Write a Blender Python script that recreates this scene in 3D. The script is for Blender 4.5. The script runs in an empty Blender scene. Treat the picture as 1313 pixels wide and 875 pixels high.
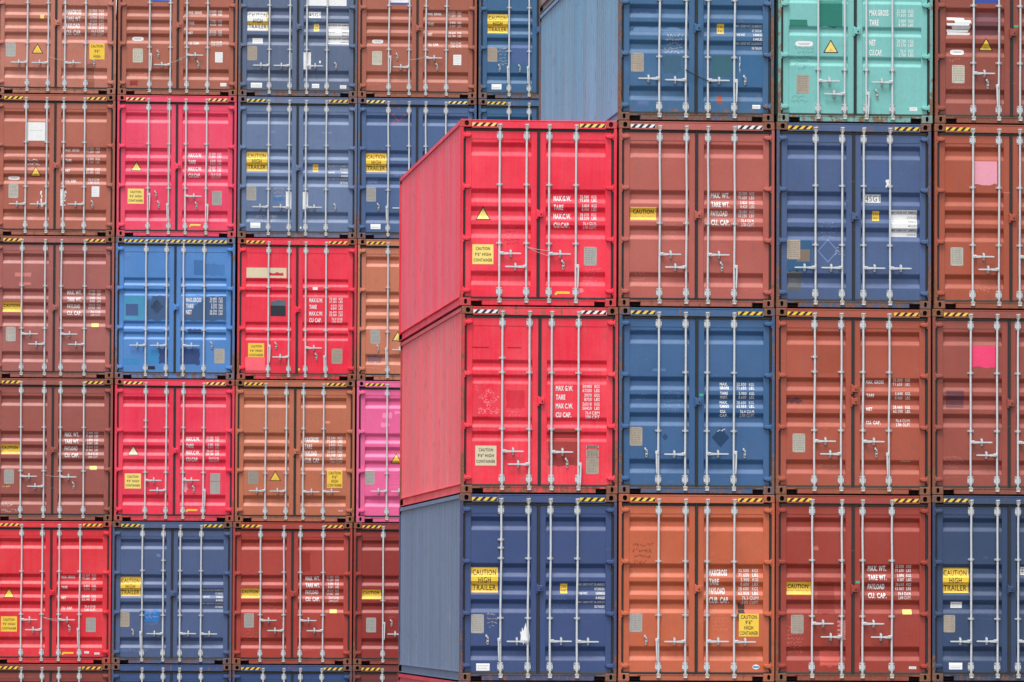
import bpy, bmesh, math, random
from mathutils import Vector, Matrix
R_ = math.radians
sc = bpy.context.scene

# ------------------------------------------------------------------ camera
def cam_axes(yaw, pitch, roll):
    cy, sy, cp, sp, cr, sr = math.cos(yaw), math.sin(yaw), math.cos(pitch), math.sin(pitch), math.cos(roll), math.sin(roll)
    f = Vector((sy*cp, cy*cp, sp)); r0 = Vector((cy, -sy, 0)); u0 = r0.cross(f)
    return cr*r0 + sr*u0, -sr*r0 + cr*u0, f
cd = bpy.data.cameras.new('camera'); cam = bpy.data.objects.new('camera', cd); sc.collection.objects.link(cam)
r, u, f = cam_axes(0.09743, 0.04759, 0.00477)
m = Matrix(((r.x, u.x, -f.x), (r.y, u.y, -f.y), (r.z, u.z, -f.z))).to_4x4()
m.translation = Vector((-7.78902, -87.83716, 1.06595 + 2.896))
cam.matrix_world = m
cd.sensor_width = 36; cd.lens = 7317.12/1313*36; cd.clip_start = 1; cd.clip_end = 3000
sc.camera = cam

# ------------------------------------------------------------------ sky, sun, exposure (bright overcast)
w = bpy.data.worlds.new('World'); sc.world = w; w.use_nodes = True
nt = w.node_tree; nt.nodes.clear()
SUN_EL, SUN_AZ = R_(63), R_(205)          # azimuth clockwise from +Y: behind the camera, a little to the left
sky = nt.nodes.new('ShaderNodeTexSky'); sky.sky_type = 'NISHITA'; sky.sun_disc = False
sky.sun_elevation = SUN_EL; sky.sun_rotation = SUN_AZ; sky.air_density = 1.0; sky.dust_density = 1.5
hs = nt.nodes.new('ShaderNodeHueSaturation'); hs.inputs['Saturation'].default_value = 0.22
bg = nt.nodes.new('ShaderNodeBackground'); bg.inputs['Strength'].default_value = 0.085
wo = nt.nodes.new('ShaderNodeOutputWorld')
nt.links.new(sky.outputs[0], hs.inputs['Color']); nt.links.new(hs.outputs[0], bg.inputs['Color']); nt.links.new(bg.outputs[0], wo.inputs['Surface'])
sd = bpy.data.lights.new('sun', 'SUN'); sd.energy = 1.1; sd.angle = R_(22); sd.color = (1, .975, .94)
so = bpy.data.objects.new('sun', sd); sc.collection.objects.link(so)
dirv = Vector((math.sin(SUN_AZ)*math.cos(SUN_EL), math.cos(SUN_AZ)*math.cos(SUN_EL), math.sin(SUN_EL)))
so.rotation_euler = dirv.to_track_quat('Z', 'Y').to_euler(); so.location = dirv*60
sc.view_settings.view_transform = 'Standard'; sc.view_settings.look = 'None'
sc.view_settings.exposure = 1.3; sc.view_settings.gamma = 1.0; sc.view_settings.use_curve_mapping = False

# ------------------------------------------------------------------ materials
def srgb(r, g, b):
    def c(x):
        x /= 255.0
        return x/12.92 if x <= .04045 else ((x+.055)/1.055)**2.4
    return (c(r), c(g), c(b), 1)

def N(t, typ, **k):
    n = t.nodes.new(typ)
    for a, v in k.items(): setattr(n, a, v)
    return n
def mixc(t, fac, a, b, blend='MIX'):
    n = N(t, 'ShaderNodeMix', data_type='RGBA', blend_type=blend)
    for s, v in ((n.inputs[0], fac), (n.inputs[6], a), (n.inputs[7], b)):
        if isinstance(v, (float, int, tuple)): s.default_value = v
        else: t.links.new(v, s)
    return n.outputs[2]
def math_(t, op, a, b=0.0, clamp=False):
    n = N(t, 'ShaderNodeMath', operation=op, use_clamp=clamp)
    for s, v in ((n.inputs[0], a), (n.inputs[1], b)):
        if isinstance(v, (float, int)): s.default_value = v
        else: t.links.new(v, s)
    return n.outputs[0]
def ramp(t, x, lo, hi):
    n = N(t, 'ShaderNodeMapRange'); n.clamp = True
    t.links.new(x, n.inputs[0])
    for i, v in ((1, lo), (2, hi)):
        if isinstance(v, (float, int)): n.inputs[i].default_value = v
        else: t.links.new(v, n.inputs[i])
    return n.outputs[0]
def noise(t, vec, scale, detail=3, rough=.55, sc3=None):
    if sc3:
        mp = N(t, 'ShaderNodeVectorMath', operation='MULTIPLY'); mp.inputs[1].default_value = sc3
        t.links.new(vec, mp.inputs[0]); vec = mp.outputs[0]
    n = N(t, 'ShaderNodeTexNoise'); n.inputs['Scale'].default_value = scale; n.inputs['Detail'].default_value = detail
    n.inputs['Roughness'].default_value = rough; t.links.new(vec, n.inputs['Vector'])
    return n.outputs['Fac']

def weather_group(side=False):
    g = bpy.data.node_groups.new('weathered_shaded_side_wall' if side else 'weathered_paint', 'ShaderNodeTree')
    I = g.interface
    I.new_socket('Color', in_out='INPUT', socket_type='NodeSocketColor')
    for nm, dv in (('Rust', .2), ('Fade', .3), ('Dirt', .3), ('Rough', .5), ('Spec', .3)):
        s = I.new_socket(nm, in_out='INPUT', socket_type='NodeSocketFloat'); s.default_value = dv
    I.new_socket('BSDF', in_out='OUTPUT', socket_type='NodeSocketShader')
    gi = N(g, 'NodeGroupInput'); go = N(g, 'NodeGroupOutput')
    pos = N(g, 'ShaderNodeNewGeometry').outputs['Position']
    col = gi.outputs['Color']
    # sun-faded cloudy areas
    big = ramp(g, noise(g, pos, 1.0, 5, .6, (.55, .55, .22)), .32, .72) if side else ramp(g, noise(g, pos, .9, 5, .6), .38, .68)
    sepn = N(g, 'ShaderNodeHueSaturation'); sepn.inputs['Saturation'].default_value = .92; sepn.inputs['Value'].default_value = 1.3
    g.links.new(col, sepn.inputs['Color'])
    c1 = mixc(g, math_(g, 'MULTIPLY', big, gi.outputs['Fade']), col, sepn.outputs[0])
    # fine vertical wash streaks; on side walls they also paint in corrugation shade
    st = ramp(g, noise(g, pos, 1.0, 6, .8, (4.2, 4.2, .05)), .42, .58) if side else ramp(g, noise(g, pos, 1.0, 4, .65, (26, 26, .9)), .42, .78)
    dk = N(g, 'ShaderNodeHueSaturation'); dk.inputs['Saturation'].default_value = .8; dk.inputs['Value'].default_value = .68 if side else .66
    g.links.new(c1, dk.inputs['Color'])
    c2 = mixc(g, math_(g, 'MULTIPLY', st, gi.outputs['Dirt']), c1, dk.outputs[0])
    # pale scuffs, horizontal and small; tall pale streaks on side walls
    sf = ramp(g, noise(g, pos, 1.0, 6, .75, (1.6, 1.6, .35)), .62, .68) if side else ramp(g, noise(g, pos, 1.0, 6, .7, (3.2, 3.2, 16)), .64, .74)
    c3 = mixc(g, math_(g, 'MULTIPLY', sf, math_(g, 'MULTIPLY', gi.outputs['Fade'], .35)), c2, (.62, .58, .55, 1))
    # grime blots
    bl = ramp(g, noise(g, pos, 3.3, 6, .7), .56, .78)
    c4 = mixc(g, math_(g, 'MULTIPLY', bl, math_(g, 'MULTIPLY', gi.outputs['Dirt'], .62)), c3, (.075, .058, .045, 1))
    # mottling at the scale of a hand
    mo = noise(g, pos, 22, 3, .6)
    mr = N(g, 'ShaderNodeMapRange'); g.links.new(mo, mr.inputs[0]); mr.inputs[3].default_value = .90; mr.inputs[4].default_value = 1.10
    c5 = mixc(g, 1.0, c4, mr.outputs[0], 'MULTIPLY')
    # rust: blots and run-down streaks, the amount set by Rust
    rn = math_(g, 'ADD', math_(g, 'MULTIPLY', noise(g, pos, 7.5, 8, .72), .62), math_(g, 'MULTIPLY', noise(g, pos, 1.0, 5, .7, (16, 16, 2.4)), .38))
    oc = N(g, 'ShaderNodeTexCoord').outputs['Object']; sx = N(g, 'ShaderNodeSeparateXYZ'); g.links.new(oc, sx.inputs[0])
    low = math_(g, 'MULTIPLY', math_(g, 'SUBTRACT', 1.0, ramp(g, sx.outputs[2], .12, .75)), math_(g, 'GREATER_THAN', sx.outputs[2], .128))          # rust gathers low on the doors, where water stands
    thr = math_(g, 'SUBTRACT', .735, math_(g, 'MULTIPLY', gi.outputs['Rust'], math_(g, 'ADD', .30, math_(g, 'MULTIPLY', low, .20 if not side else 0.0))))
    rf = ramp(g, rn, thr, math_(g, 'ADD', thr, .05))
    rv = ramp(g, noise(g, pos, 30, 5, .7), .3, .7)
    rc = mixc(g, rv, (.105, .043, .024, 1), (.33, .155, .085, 1))
    c6 = mixc(g, math_(g, 'MULTIPLY', rf, .9), c5, rc)
    b = N(g, 'ShaderNodeBsdfPrincipled')
    g.links.new(c6, b.inputs['Base Color'])
    ro = math_(g, 'ADD', gi.outputs['Rough'], math_(g, 'MULTIPLY', rf, .3), True); g.links.new(ro, b.inputs['Roughness'])
    g.links.new(gi.outputs['Spec'], b.inputs['Specular IOR Level'])
    bp = N(g, 'ShaderNodeBump'); bp.inputs['Strength'].default_value = .35; bp.inputs['Distance'].default_value = .01
    hsum = math_(g, 'ADD', math_(g, 'MULTIPLY', noise(g, pos, 2.2, 3, .5), 1.6), math_(g, 'MULTIPLY', rn, .5))
    g.links.new(hsum, bp.inputs['Height']); g.links.new(bp.outputs[0], b.inputs['Normal'])
    g.links.new(b.outputs[0], go.inputs[0])
    return g
WG = weather_group(); WGS = weather_group(True)
_mc = {}
def paint(col, rust=.2, fade=.3, dirt=.3, rough=.5, side=False, spec=.3):
    k = (side, spec, tuple(round(c, 4) for c in col), round(rust, 2), round(fade, 2), round(dirt, 2), round(rough, 2))
    if k in _mc: return _mc[k]
    mt = bpy.data.materials.new('paint'); mt.use_nodes = True; t = mt.node_tree; t.nodes.clear()
    g = N(t, 'ShaderNodeGroup'); g.node_tree = WGS if side else WG; o = N(t, 'ShaderNodeOutputMaterial')
    g.inputs['Color'].default_value = col
    for nm, v in (('Rust', rust), ('Fade', fade), ('Dirt', dirt), ('Rough', rough), ('Spec', spec)): g.inputs[nm].default_value = v
    t.links.new(g.outputs[0], o.inputs[0]); mt.diffuse_color = col
    _mc[k] = mt; return mt

RUBBER = paint((.028, .030, .031, 1), .02, .5, .2, .6)
RUBBERD = paint((.062, .058, .050, 1), .24, .5, .6, .75)
ZINC = paint((.60, .63, .65, 1), .08, .15, .35, .42)
ZINCR = paint((.50, .47, .43, 1), .50, .2, .5, .5)
BOLT = paint((.20, .14, .10, 1), .3, .2, .5, .6)
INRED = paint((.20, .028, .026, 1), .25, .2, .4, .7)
INNER = paint((.022, .014, .011, 1), .4, .1, .3, .8)  # dark rust, blackened to paint in the shade of casting holes and notches
YEL = paint((.90, .58, .055, 1), .0, .25, .12, .45)
YELP = paint((.92, .70, .18, 1), .0, .25, .10, .45)
BLK = paint((.022, .022, .024, 1), .0, .5, .1, .5)
WHT = paint((.86, .86, .855, 1), .0, .1, .14, .45)
WTXT = paint((.85, .84, .83, 1), .03, .1, .15, .5)
CREAM = paint((.72, .62, .42, 1), .05, .2, .25, .5)
TAN = paint((.40, .335, .265, 1), .30, .5, .4, .65)
ALU = paint((.40, .385, .36, 1), .16, .5, .4, .45)
CHALK = paint((.58, .54, .52, 1), 0, 0, .1, .9)
GREEN = paint((.05, .45, .22, 1), 0, .1, .1, .5)
DARKST = paint((.025, .025, .03, 1), 0, .3, .1, .7)
WOODFL = paint((.12, .10, .08, 1), .3, .2, .5, .8)

# ------------------------------------------------------------------ mesh helpers
W, H, L = 2.438, 2.896, 12.192
GAP, P = 0.0276, 2.90187
def link(name, mesh, parent=None, loc=(0, 0, 0)):
    o = bpy.data.objects.new(name, mesh); sc.collection.objects.link(o)
    o.location = loc
    if parent: o.parent = parent
    return o
class MB:
    def __init__(s): s.v = []; s.f = []; s.m = []; s.mats = []
    def mat(s, m):
        if m not in s.mats: s.mats.append(m)
        return s.mats.index(m)
    def add(s, vs, fs, m):
        k = len(s.v); i = s.mat(m); s.v += [tuple(x) for x in vs]
        for q in fs: s.f.append(tuple(a+k for a in q)); s.m.append(i)
    def box(s, x0, x1, y0, y1, z0, z1, m, bev=0.0):
        if bev <= 0:
            vs = [(x, y, z) for z in (z0, z1) for y in (y0, y1) for x in (x0, x1)]
            s.add(vs, [(0, 2, 3, 1), (4, 5, 7, 6), (0, 1, 5, 4), (2, 6, 7, 3), (0, 4, 6, 2), (1, 3, 7, 5)], m); return
        b = bev   # chamfer the front (y0) edges and the vertical corners
        lo = [(x0+b, y0), (x1-b, y0), (x1, y0+b), (x1, y1), (x0, y1), (x0, y0+b)]
        rings = [(z0, b), (z0+b, 0), (z1-b, 0), (z1, b)]
        vs = []
        for z, ins in rings:
            for (x, y) in lo:
                xx = min(max(x, x0+ins), x1-ins); yy = y+ins if y < y1 else y
                vs.append((xx, yy, z))
        fs = [tuple(range(5, -1, -1)), tuple(range(18, 24))]
        for r_ in range(3):
            for i in range(6):
                j = (i+1) % 6; a = r_*6
                fs.append((a+i, a+j, a+6+j, a+6+i))
        s.add(vs, fs, m)
    def cyl(s, p0, p1, r0, m, n=8, r1=None, cap=True):
        r1 = r0 if r1 is None else r1
        a = Vector(p0); b = Vector(p1); d = (b-a).normalized()
        e = d.orthogonal().normalized(); g = d.cross(e)
        vs = []
        for p, rr in ((a, r0), (b, r1)):
            for i in range(n):
                t = 2*math.pi*i/n; vs.append(p + e*math.cos(t)*rr + g*math.sin(t)*rr)
        fs = [(i, (i+1) % n, n+(i+1) % n, n+i) for i in range(n)]
        if cap: fs += [tuple(range(n-1, -1, -1)), tuple(range(n, 2*n))]
        s.add(vs, fs, m)
    def prism(s, pts, y0, y1, m, inset=0.0):      # outline in x,z, extruded along y (y0 is the front)
        n = len(pts)
        cx = sum(p[0] for p in pts)/n; cz = sum(p[1] for p in pts)/n
        fr = [(cx+(x-cx)*(1-inset), y0, cz+(z-cz)*(1-inset)) for x, z in pts]
        bk = [(x, y1, z) for x, z in pts]
        s.add(fr+bk, [tuple(range(n)), tuple(range(2*n-1, n-1, -1))] + [(i, n+i, n+(i+1) % n, (i+1) % n) for i in range(n)], m)
    def mesh(s, name, smooth=False):
        me = bpy.data.meshes.new(name); me.from_pydata(s.v, [], s.f)
        for mt in s.mats: me.materials.append(mt)
        me.polygons.foreach_set('material_index', s.m)
        bm = bmesh.new(); bm.from_mesh(me); bmesh.ops.recalc_face_normals(bm, faces=bm.faces); bm.to_mesh(me); bm.free()
        if smooth:
            me.polygons.foreach_set('use_smooth', [True]*len(me.polygons))
            me.set_sharp_from_angle(angle=R_(38))
        return me
_cache = {}
def cached(key, fn):
    if key not in _cache: _cache[key] = fn()
    return _cache[key]

# ------------------------------------------------------------------ door profile (v = metres down from the top)
GROOVES = {'A': [(.355, .565), (1.075, 1.285), (1.352, 1.56), (1.632, 1.842), (2.355, 2.575)],
           'B': [(.83, .99), (1.06, 1.20), (1.715, 1.875), (1.935, 2.09)],
           'C': [(.88, 1.03), (1.39, 1.54), (1.862, 2.01)]}
FY, PY = .045, .052                 # door frame face, panel face (y grows away from the viewer)
PV0, PV1 = .30, 2.64
DEP = {'A': .043, 'B': .032, 'C': .032}
def prof(typ):
    out = [(PV0, PY)]; d = DEP[typ]
    for a, b in GROOVES[typ]:
        s = (b-a)*.31; out += [(a, PY), (a+s, PY+d), (b-s, PY+d), (b, PY)]
    return out + [(PV1, PY)]
def py(typ, v):
    if v < PV0 or v > PV1: return FY
    pr = prof(typ)
    for (a, ya), (b, yb) in zip(pr, pr[1:]):
        if a <= v <= b: return ya if b == a else ya + (yb-ya)*(v-a)/(b-a)
    return PY

# 2D artwork (u right, v down) laid on the door skin, cut at every fold of the panel
class Art:
    def __init__(s): s.p = []; s.mats = []; s.txt = []
    def mi(s, m):
        if m not in s.mats: s.mats.append(m)
        return s.mats.index(m)
    def poly(s, pts, m, layer=0): s.p.append((pts, s.mi(m), layer)); return s
    def rect(s, u0, v0, u1, v1, m, layer=0): return s.poly([(u0, v0), (u1, v0), (u1, v1), (u0, v1)], m, layer)
    def text(s, t, u0, u1, vc, h, m, layer=1, fit=True, align='L', bold=.02):
        s.txt.append((t, u0, u1, vc, h, s.mi(m), layer, fit, align, bold)); return s
    def build(s, name, typ, flat=None, base=.0016):
        bm = bmesh.new()
        def put(tris, mi, layer):
            off = base + layer*.0009
            t = bmesh.new(); vm = {}
            for q in tris:
                vs = []
                for (a, b) in q:
                    k = (round(a, 5), round(b, 5))
                    if k not in vm: vm[k] = t.verts.new((a, b, 0))
                    vs.append(vm[k])
                if len(set(vs)) >= 3:
                    try: t.faces.new(vs)
                    except ValueError: pass
            if flat is None and t.verts:
                lo = min(v.co.y for v in t.verts); hi = max(v.co.y for v in t.verts)
                for (c, _) in prof(typ):
                    if lo < c < hi:
                        bmesh.ops.bisect_plane(t, geom=t.verts[:]+t.edges[:]+t.faces[:], plane_co=(0, c, 0), plane_no=(0, 1, 0), dist=1e-6)
            mp = {}
            for v in t.verts:
                y = (flat if flat is not None else py(typ, v.co.y)) - off
                mp[v] = bm.verts.new((v.co.x, y, H - v.co.y))
            for fc in t.faces:
                try: nf = bm.faces.new([mp[v] for v in fc.verts]); nf.material_index = mi
                except ValueError: pass
            t.free()
        for pts, mi, layer in s.p: put([pts], mi, layer)
        for (t_, u0, u1, vc, h, mi, layer, fit, align, bold) in s.txt:
            vs, fs, (x0, x1) = glyphs(t_, bold)
            sy = h/.70; sx = (u1-u0)/(x1-x0) if fit else min(sy*.62, (u1-u0)/(x1-x0))
            wd = (x1-x0)*sx
            ox = u0 if align == 'L' or fit else (u1-wd if align == 'R' else (u0+u1-wd)/2)
            put([[(ox+(vs[i][0]-x0)*sx, vc + h/2 - vs[i][1]*sy) for i in q] for q in fs], mi, layer)
        for fc in bm.faces:
            if fc.normal.y > 0: fc.normal_flip()
        bm.normal_update()
        for fc in bm.faces:
            if fc.normal.y > 0: fc.normal_flip()
        me = bpy.data.meshes.new(name); bm.to_mesh(me); bm.free()
        for mt in s.mats: me.materials.append(mt)
        return me
_gl = {}
def glyphs(t, bold):
    k = (t, bold)
    if k in _gl: return _gl[k]
    c = bpy.data.curves.new('tmp', 'FONT'); c.body = t; c.size = 1.0; c.resolution_u = 2; c.offset = bold; c.fill_mode = 'FRONT'; c.space_character = 1.10
    o = bpy.data.objects.new('tmp', c); sc.collection.objects.link(o)
    me = bpy.data.meshes.new_from_object(o)
    vs = [(v.co.x, v.co.y) for v in me.vertices]; fs = [tuple(p.vertices) for p in me.polygons]
    bpy.data.objects.remove(o); bpy.data.curves.remove(c); bpy.data.meshes.remove(me)
    _gl[k] = (vs, fs, (min(v[0] for v in vs), max(v[0] for v in vs)))
    return _gl[k]

# ------------------------------------------------------------------ container pieces (local: x right, y back, z up, corner at 0,0,0)
def oval(cx, cz, rx, rz, n=14, p=2.6):
    out = []
    for i in range(n):
        t = 2*math.pi*i/n; c, s_ = math.cos(t), math.sin(t)
        out.append((cx+rx*math.copysign(abs(c)**(2/p), c), cz+rz*math.copysign(abs(s_)**(2/p), s_)))
    return out
def casting(top, m, inner):
    """Cast corner with hand holes on the front (y=0) and outer side (x=0); 0.178 x 0.162 x 0.118."""
    a, b, c = .174, .162, .122
    mb = MB(); bv = .008
    def holed(face, cx, rx, cz, rz):
        n = 16; ov = oval(cx, cz, rx, rz, n); wd = a if face == 'f' else b
        rect = []
        for (x, z) in ov:                       # matching points on the rim of the face
            dx, dz = x-cx, z-cz
            kx = ((wd-bv-cx) if dx > 0 else (cx-bv))/abs(dx) if abs(dx) > 1e-9 else 1e9
            kz = ((c-bv-cz) if dz > 0 else (cz-bv))/abs(dz) if abs(dz) > 1e-9 else 1e9
            k = min(kx, kz); rect.append((cx+dx*k, cz+dz*k))
        for cor in ((bv, bv), (wd-bv, bv), (wd-bv, c-bv), (bv, c-bv)):
            i = min(range(n), key=lambda j: (rect[j][0]-cor[0])**2+(rect[j][1]-cor[1])**2); rect[i] = cor
        def P3(q, d): return (q[0], d, q[1]) if face == 'f' else (d, q[0], q[1])
        vs = [P3(q, 0) for q in rect]+[P3(q, 0) for q in ov]+[P3(q, .012) for q in ov]
        mb.add(vs, [(i, (i+1) % n, n+(i+1) % n, n+i) for i in range(n)]+[(n+i, n+(i+1) % n, 2*n+(i+1) % n, 2*n+i) for i in range(n)], m)
        iv = [P3(q, .012) for q in ov]+[P3((cx+(q[0]-cx)*1.0, q[1]), .11) for q in ov]
        mb.add(iv, [(i, (i+1) % n, n+(i+1) % n, n+i) for i in range(n)]+[tuple(range(n, 2*n))], inner)
        # rim of the face out to the bevelled box
        o4 = [(bv, bv), (wd-bv, bv), (wd-bv, c-bv), (bv, c-bv)]
        return o4
    cz = .062 if top else .066
    holed('f', .094 if top else .088, .034 if top else .024, cz, .039 if top else .040)
    holed('s', .085, .024, cz, .038)
    # bevel strips and remaining faces
    v = [(0, bv, bv), (0, bv, c-bv), (bv, 0, bv), (bv, 0, c-bv), (a-bv, 0, bv), (a-bv, 0, c-bv), (a, bv, bv), (a, bv, c-bv),
         (0, b-bv, bv), (0, b-bv, c-bv), (bv, bv, 0), (a-bv, bv, 0), (bv, bv, c), (a-bv, bv, c), (bv, b, 0), (a, b, 0), (bv, b, c), (a, b, c), (a, b, bv), (a, b, c-bv), (0, b, bv), (0, b, c-bv)]
    mb.add(v, [(0, 1, 3, 2), (4, 5, 7, 6), (2, 4, 11, 10), (3, 12, 13, 5), (0, 2, 10), (1, 12, 3), (4, 6, 11), (5, 13, 7),
               (6, 7, 19, 18), (0, 10, 14, 20, 8), (1, 9, 21, 16, 12), (10, 11, 6, 18, 15, 14), (12, 16, 17, 19, 7, 13), (8, 20, 21, 9)], m)
    if not top:                                   # cone of the twist-lock it sits on
        mb.cyl((.09, .085, .004), (.09, .085, -.0058), .040, inner, 10)
    return mb.mesh('corner_casting')
def mirrored(me, mx, my, mz_to=None):
    n = me.copy(); bm = bmesh.new(); bm.from_mesh(n)
    for v in bm.verts:
        if mx: v.co.x = -v.co.x
        if my: v.co.y = -v.co.y
    if mx != my: bmesh.ops.reverse_faces(bm, faces=bm.faces)
    bm.to_mesh(n); bm.free(); return n

def door_leaf(typ, m, right):
    """Steel frame round a corrugated panel. Left leaf spans u .080-1.196, the right leaf mirrors it."""
    mb = MB(); u0, u1, v0, v1 = .080, 1.198, .176, 2.752; a, b = .173, 1.103
    T = .05
    for (x0, x1, z0, z1) in ((u0, a, v0, v1), (b, u1, v0, v1)):
        mb.box(x0, x1, FY, FY+T, H-z1, H-z0, m, .004)
    mb.box(a, b, FY+.0006, FY+T, H-PV0, H-v0, m); mb.box(a, b, FY+.0006, FY+T, H-v1, H-PV1, m)
    pr = prof(typ)
    # folded sheet with small radii
    pts = []
    for i, (v, y) in enumerate(pr):
        if 0 < i < len(pr)-1:
            (va, ya), (vb, yb) = pr[i-1], pr[i+1]; t = .007
            la = math.hypot(v-va, y-ya); lb = math.hypot(vb-v, yb-y)
            pts.append((v-(v-va)/la*t, y-(y-ya)/la*t)); pts.append((v+(vb-v)/lb*t, y+(yb-y)/lb*t))
        else: pts.append((v, y))
    n = len(pts)
    vs = [(a, y, H-v) for v, y in pts]+[(b, y, H-v) for v, y in pts]
    mb.add(vs, [(i, i+1, n+i+1, n+i) for i in range(n-1)], m)
    me = mb.mesh('door')
    if right:
        bm = bmesh.new(); bm.from_mesh(me)
        for v in bm.verts: v.co.x = W - v.co.x
        bmesh.ops.reverse_faces(bm, faces=bm.faces); bm.to_mesh(me); bm.free()
    return me
def gasket_mesh(m, right):
    mb = MB(); y0, y1 = .030, .060
    def s(x0, x1, z0, z1, yy=y0, m=m):
        if right: x0, x1 = W-x1, W-x0
        mb.box(x0, x1, yy, y1, H-z1, H-z0, m, .004)
    s(.048, .0795, .137, 2.79, y0, RUBBER); s(.0795, 1.199, .137, .1755); s(.0795, 1.199, 2.7525, 2.79)
    if not right: s(1.199, 1.2405, .137, 2.79, .026, RUBBER)
    return mb.mesh('door_gasket')
def hinge_mesh(m):
    mb = MB()
    pts = [(.048, -.016), (.056, -.027), (.100, -.034), (.142, -.027), (.164, -.008), (.164, .010), (.142, .026), (.100, .031), (.056, .026), (.048, .014)]
    n = len(pts); cx = .104
    ring = lambda k, y: [(cx+(x-cx)*k, y, z*k) for x, z in pts]
    vs = ring(1.06, .052)+ring(1.06, .0)+ring(.94, -.010)+ring(.5, -.013)
    mb.add(vs, [(r_*n+i, r_*n+(i+1) % n, (r_+1)*n+(i+1) % n, (r_+1)*n+i) for r_ in range(3) for i in range(n)]+[tuple(range(3*n, 4*n))], m)
    mb.cyl((.054, .016, -.052), (.054, .016, .052), .015, m, 8)
    mb.cyl((.052, .022, -.058), (.052, .022, -.052), .009, ZINCR, 6)
    return mb.mesh('hinge')
def rod_mesh(guides, seed):
    rn = random.Random(seed); mb = MB(); yc = .012; r = .0165
    n = 10; prev = (0, yc, H-.135); zs = [H-.135, H-.6, H-1.1, H-1.7, H-2.3, H-2.79]
    off = [0]+[rn.uniform(-.005, .005) for _ in zs[1:-1]]+[0]
    ring = []
    vs = []
    for z, o in zip(zs, off):
        for i in range(n):
            t = 2*math.pi*i/n; vs.append((o+r*math.cos(t), yc+r*math.sin(t), z))
    mb.add(vs, [(k*n+i, k*n+(i+1) % n, (k+1)*n+(i+1) % n, (k+1)*n+i) for k in range(len(zs)-1) for i in range(n)], ZINC)
    for g in guides:                        # pressed guide straps bolted to the door
        z = H-g+rn.uniform(-.004, .004)
        mb.prism([(-.046, z-.014), (.046, z-.014), (.050, z), (.046, z+.014), (-.046, z+.014), (-.050, z)], .026, .047, ZINC, .05)
        mb.cyl((0, .012, z-.019), (0, .012, z+.019), .0245, ZINC, 10)
        for x in (-.036, .036): mb.cyl((x, .027, z), (x, .020, z), .007, BOLT, 6)
    return mb.mesh('lock_rod', True)
def cam_mesh(top, seed):
    """bearing plate on the door plus cam and keeper on the header or sill."""
    mb = MB(); s = -1 if top else 1
    v0, v1 = (.185, .315) if top else (2.605, 2.735)
    z0, z1 = H-v1, H-v0
    mb.prism([(-.040, z0), (.040, z0), (.048, z0+.03), (.048, z1-.03), (.040, z1), (-.040, z1), (-.048, z1-.03), (-.048, z0+.03)], .030, .0455, ZINC, .04)
    mb.prism([(-.018, z0+.002), (.018, z0+.002), (.018, z1-.002), (-.018, z1-.002)], -.005, .032, ZINC, .12)
    for x in (-.036, .036):
        for z in (z0+.022, z1-.022): mb.cyl((x, .031, z), (x, .024, z), .010, BOLT, 6)
    vk = .115 if top else 2.80
    zk = H-vk
    mb.box(-.030, .030, -.004, .022, zk-.030, zk+.024, ZINCR, .006)
    for x in (-.030, .022): mb.box(x, x+.012, -.018, .012, zk-.012+s*-.004, zk+.016, ZINCR, .003)
    zc = zk + (.036 if top else -.034)
    mb.prism([(-.034, zc-.009), (.020, zc-.012), (.036, zc+.002), (.026, zc+.013), (-.026, zc+.010)], -.020, .016, ZINC, .08)
    mb.cyl((0, .0, zk-.045), (0, .0, zk+.045), .017, ZINCR, 8)
    return mb.mesh('rod_cam')
def handle_mesh(direction, length=.335):
    d = 1 if direction == 'R' else -1; mb = MB()
    mb.box(min(0, d*.062), max(0, d*.062), -.020, .026, -.026, .026, ZINC, .007)
    mb.cyl((d*.030, -.021, 0), (d*.030, -.027, 0), .012, ZINCR, 8)
    q = [(.06, .017), (.12, .015), (.145, .010), (length-.03, .010), (length, .007)]
    up = [(d*x, h) for x, h in q]; dn = [(d*x, -h-.002) for x, h in reversed(q)]
    mb.prism((up+dn) if d < 0 else (up+dn)[::-1], -.024, -.006, ZINC, .0)
    return mb.mesh('lock_handle')
def hang_mesh(side):
    d = 1 if side == 'R' else -1; mb = MB()
    mb.box(min(0, d*.050), max(0, d*.050), -.018, .026, -.030, .026, ZINC, .007)
    pts = [(.022, -.028), (.046, -.028), (.043, -.17), (.036, -.30), (.030, -.335), (.020, -.335), (.018, -.30), (.020, -.17)]
    mb.prism([(d*x, z) for x, z in pts][::d], -.022, -.004, ZINC)
    return mb.mesh('lock_handle')
def catch_mesh(full, seed):
    rn = random.Random(seed); mb = MB()
    mb.prism(oval(0, 0, .019, .066, 10, 3), .030, .046, ZINCR, .04)
    if full:
        mb.cyl((0, -.028, .0), (0, .032, .0), .021, ZINC, 8)
        mb.prism(oval(0, .036, .017, .020, 8), -.012, .030, ZINC, .1)
        mb.prism(oval(0, -.040, .015, .020, 8), -.004, .030, ZINC, .1)
        mb.cyl((0, -.006, -.040), (0, -.010, -.040), .006, DARKST, 6)
    else:
        mb.prism(oval(-.022, .072, .014, .022, 8), .004, .030, ZINC, .1)
        mb.cyl((-.02, .018, .062), (.002, .018, .040), .009, ZINC, 6)
        for z in (.012, -.034): mb.cyl((0, .030, z), (0, .026, z), .009, DARKST, 8)
        mb.box(-.013, .013, .012, .032, -.018, .002, ZINC, .003)
    return mb.mesh('handle_catch')
def lockbox_mesh(m):
    mb = MB(); mb.box(-.052, .046, -.012, .046, -.052, .050, m, .008)
    mb.box(-.060, -.030, .004, .046, -.080, .070, m, .004)
    mb.cyl((.012, -.013, -.01), (.012, -.018, -.01), .014, DARKST, 8)
    return mb.mesh('lock_box')
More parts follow.
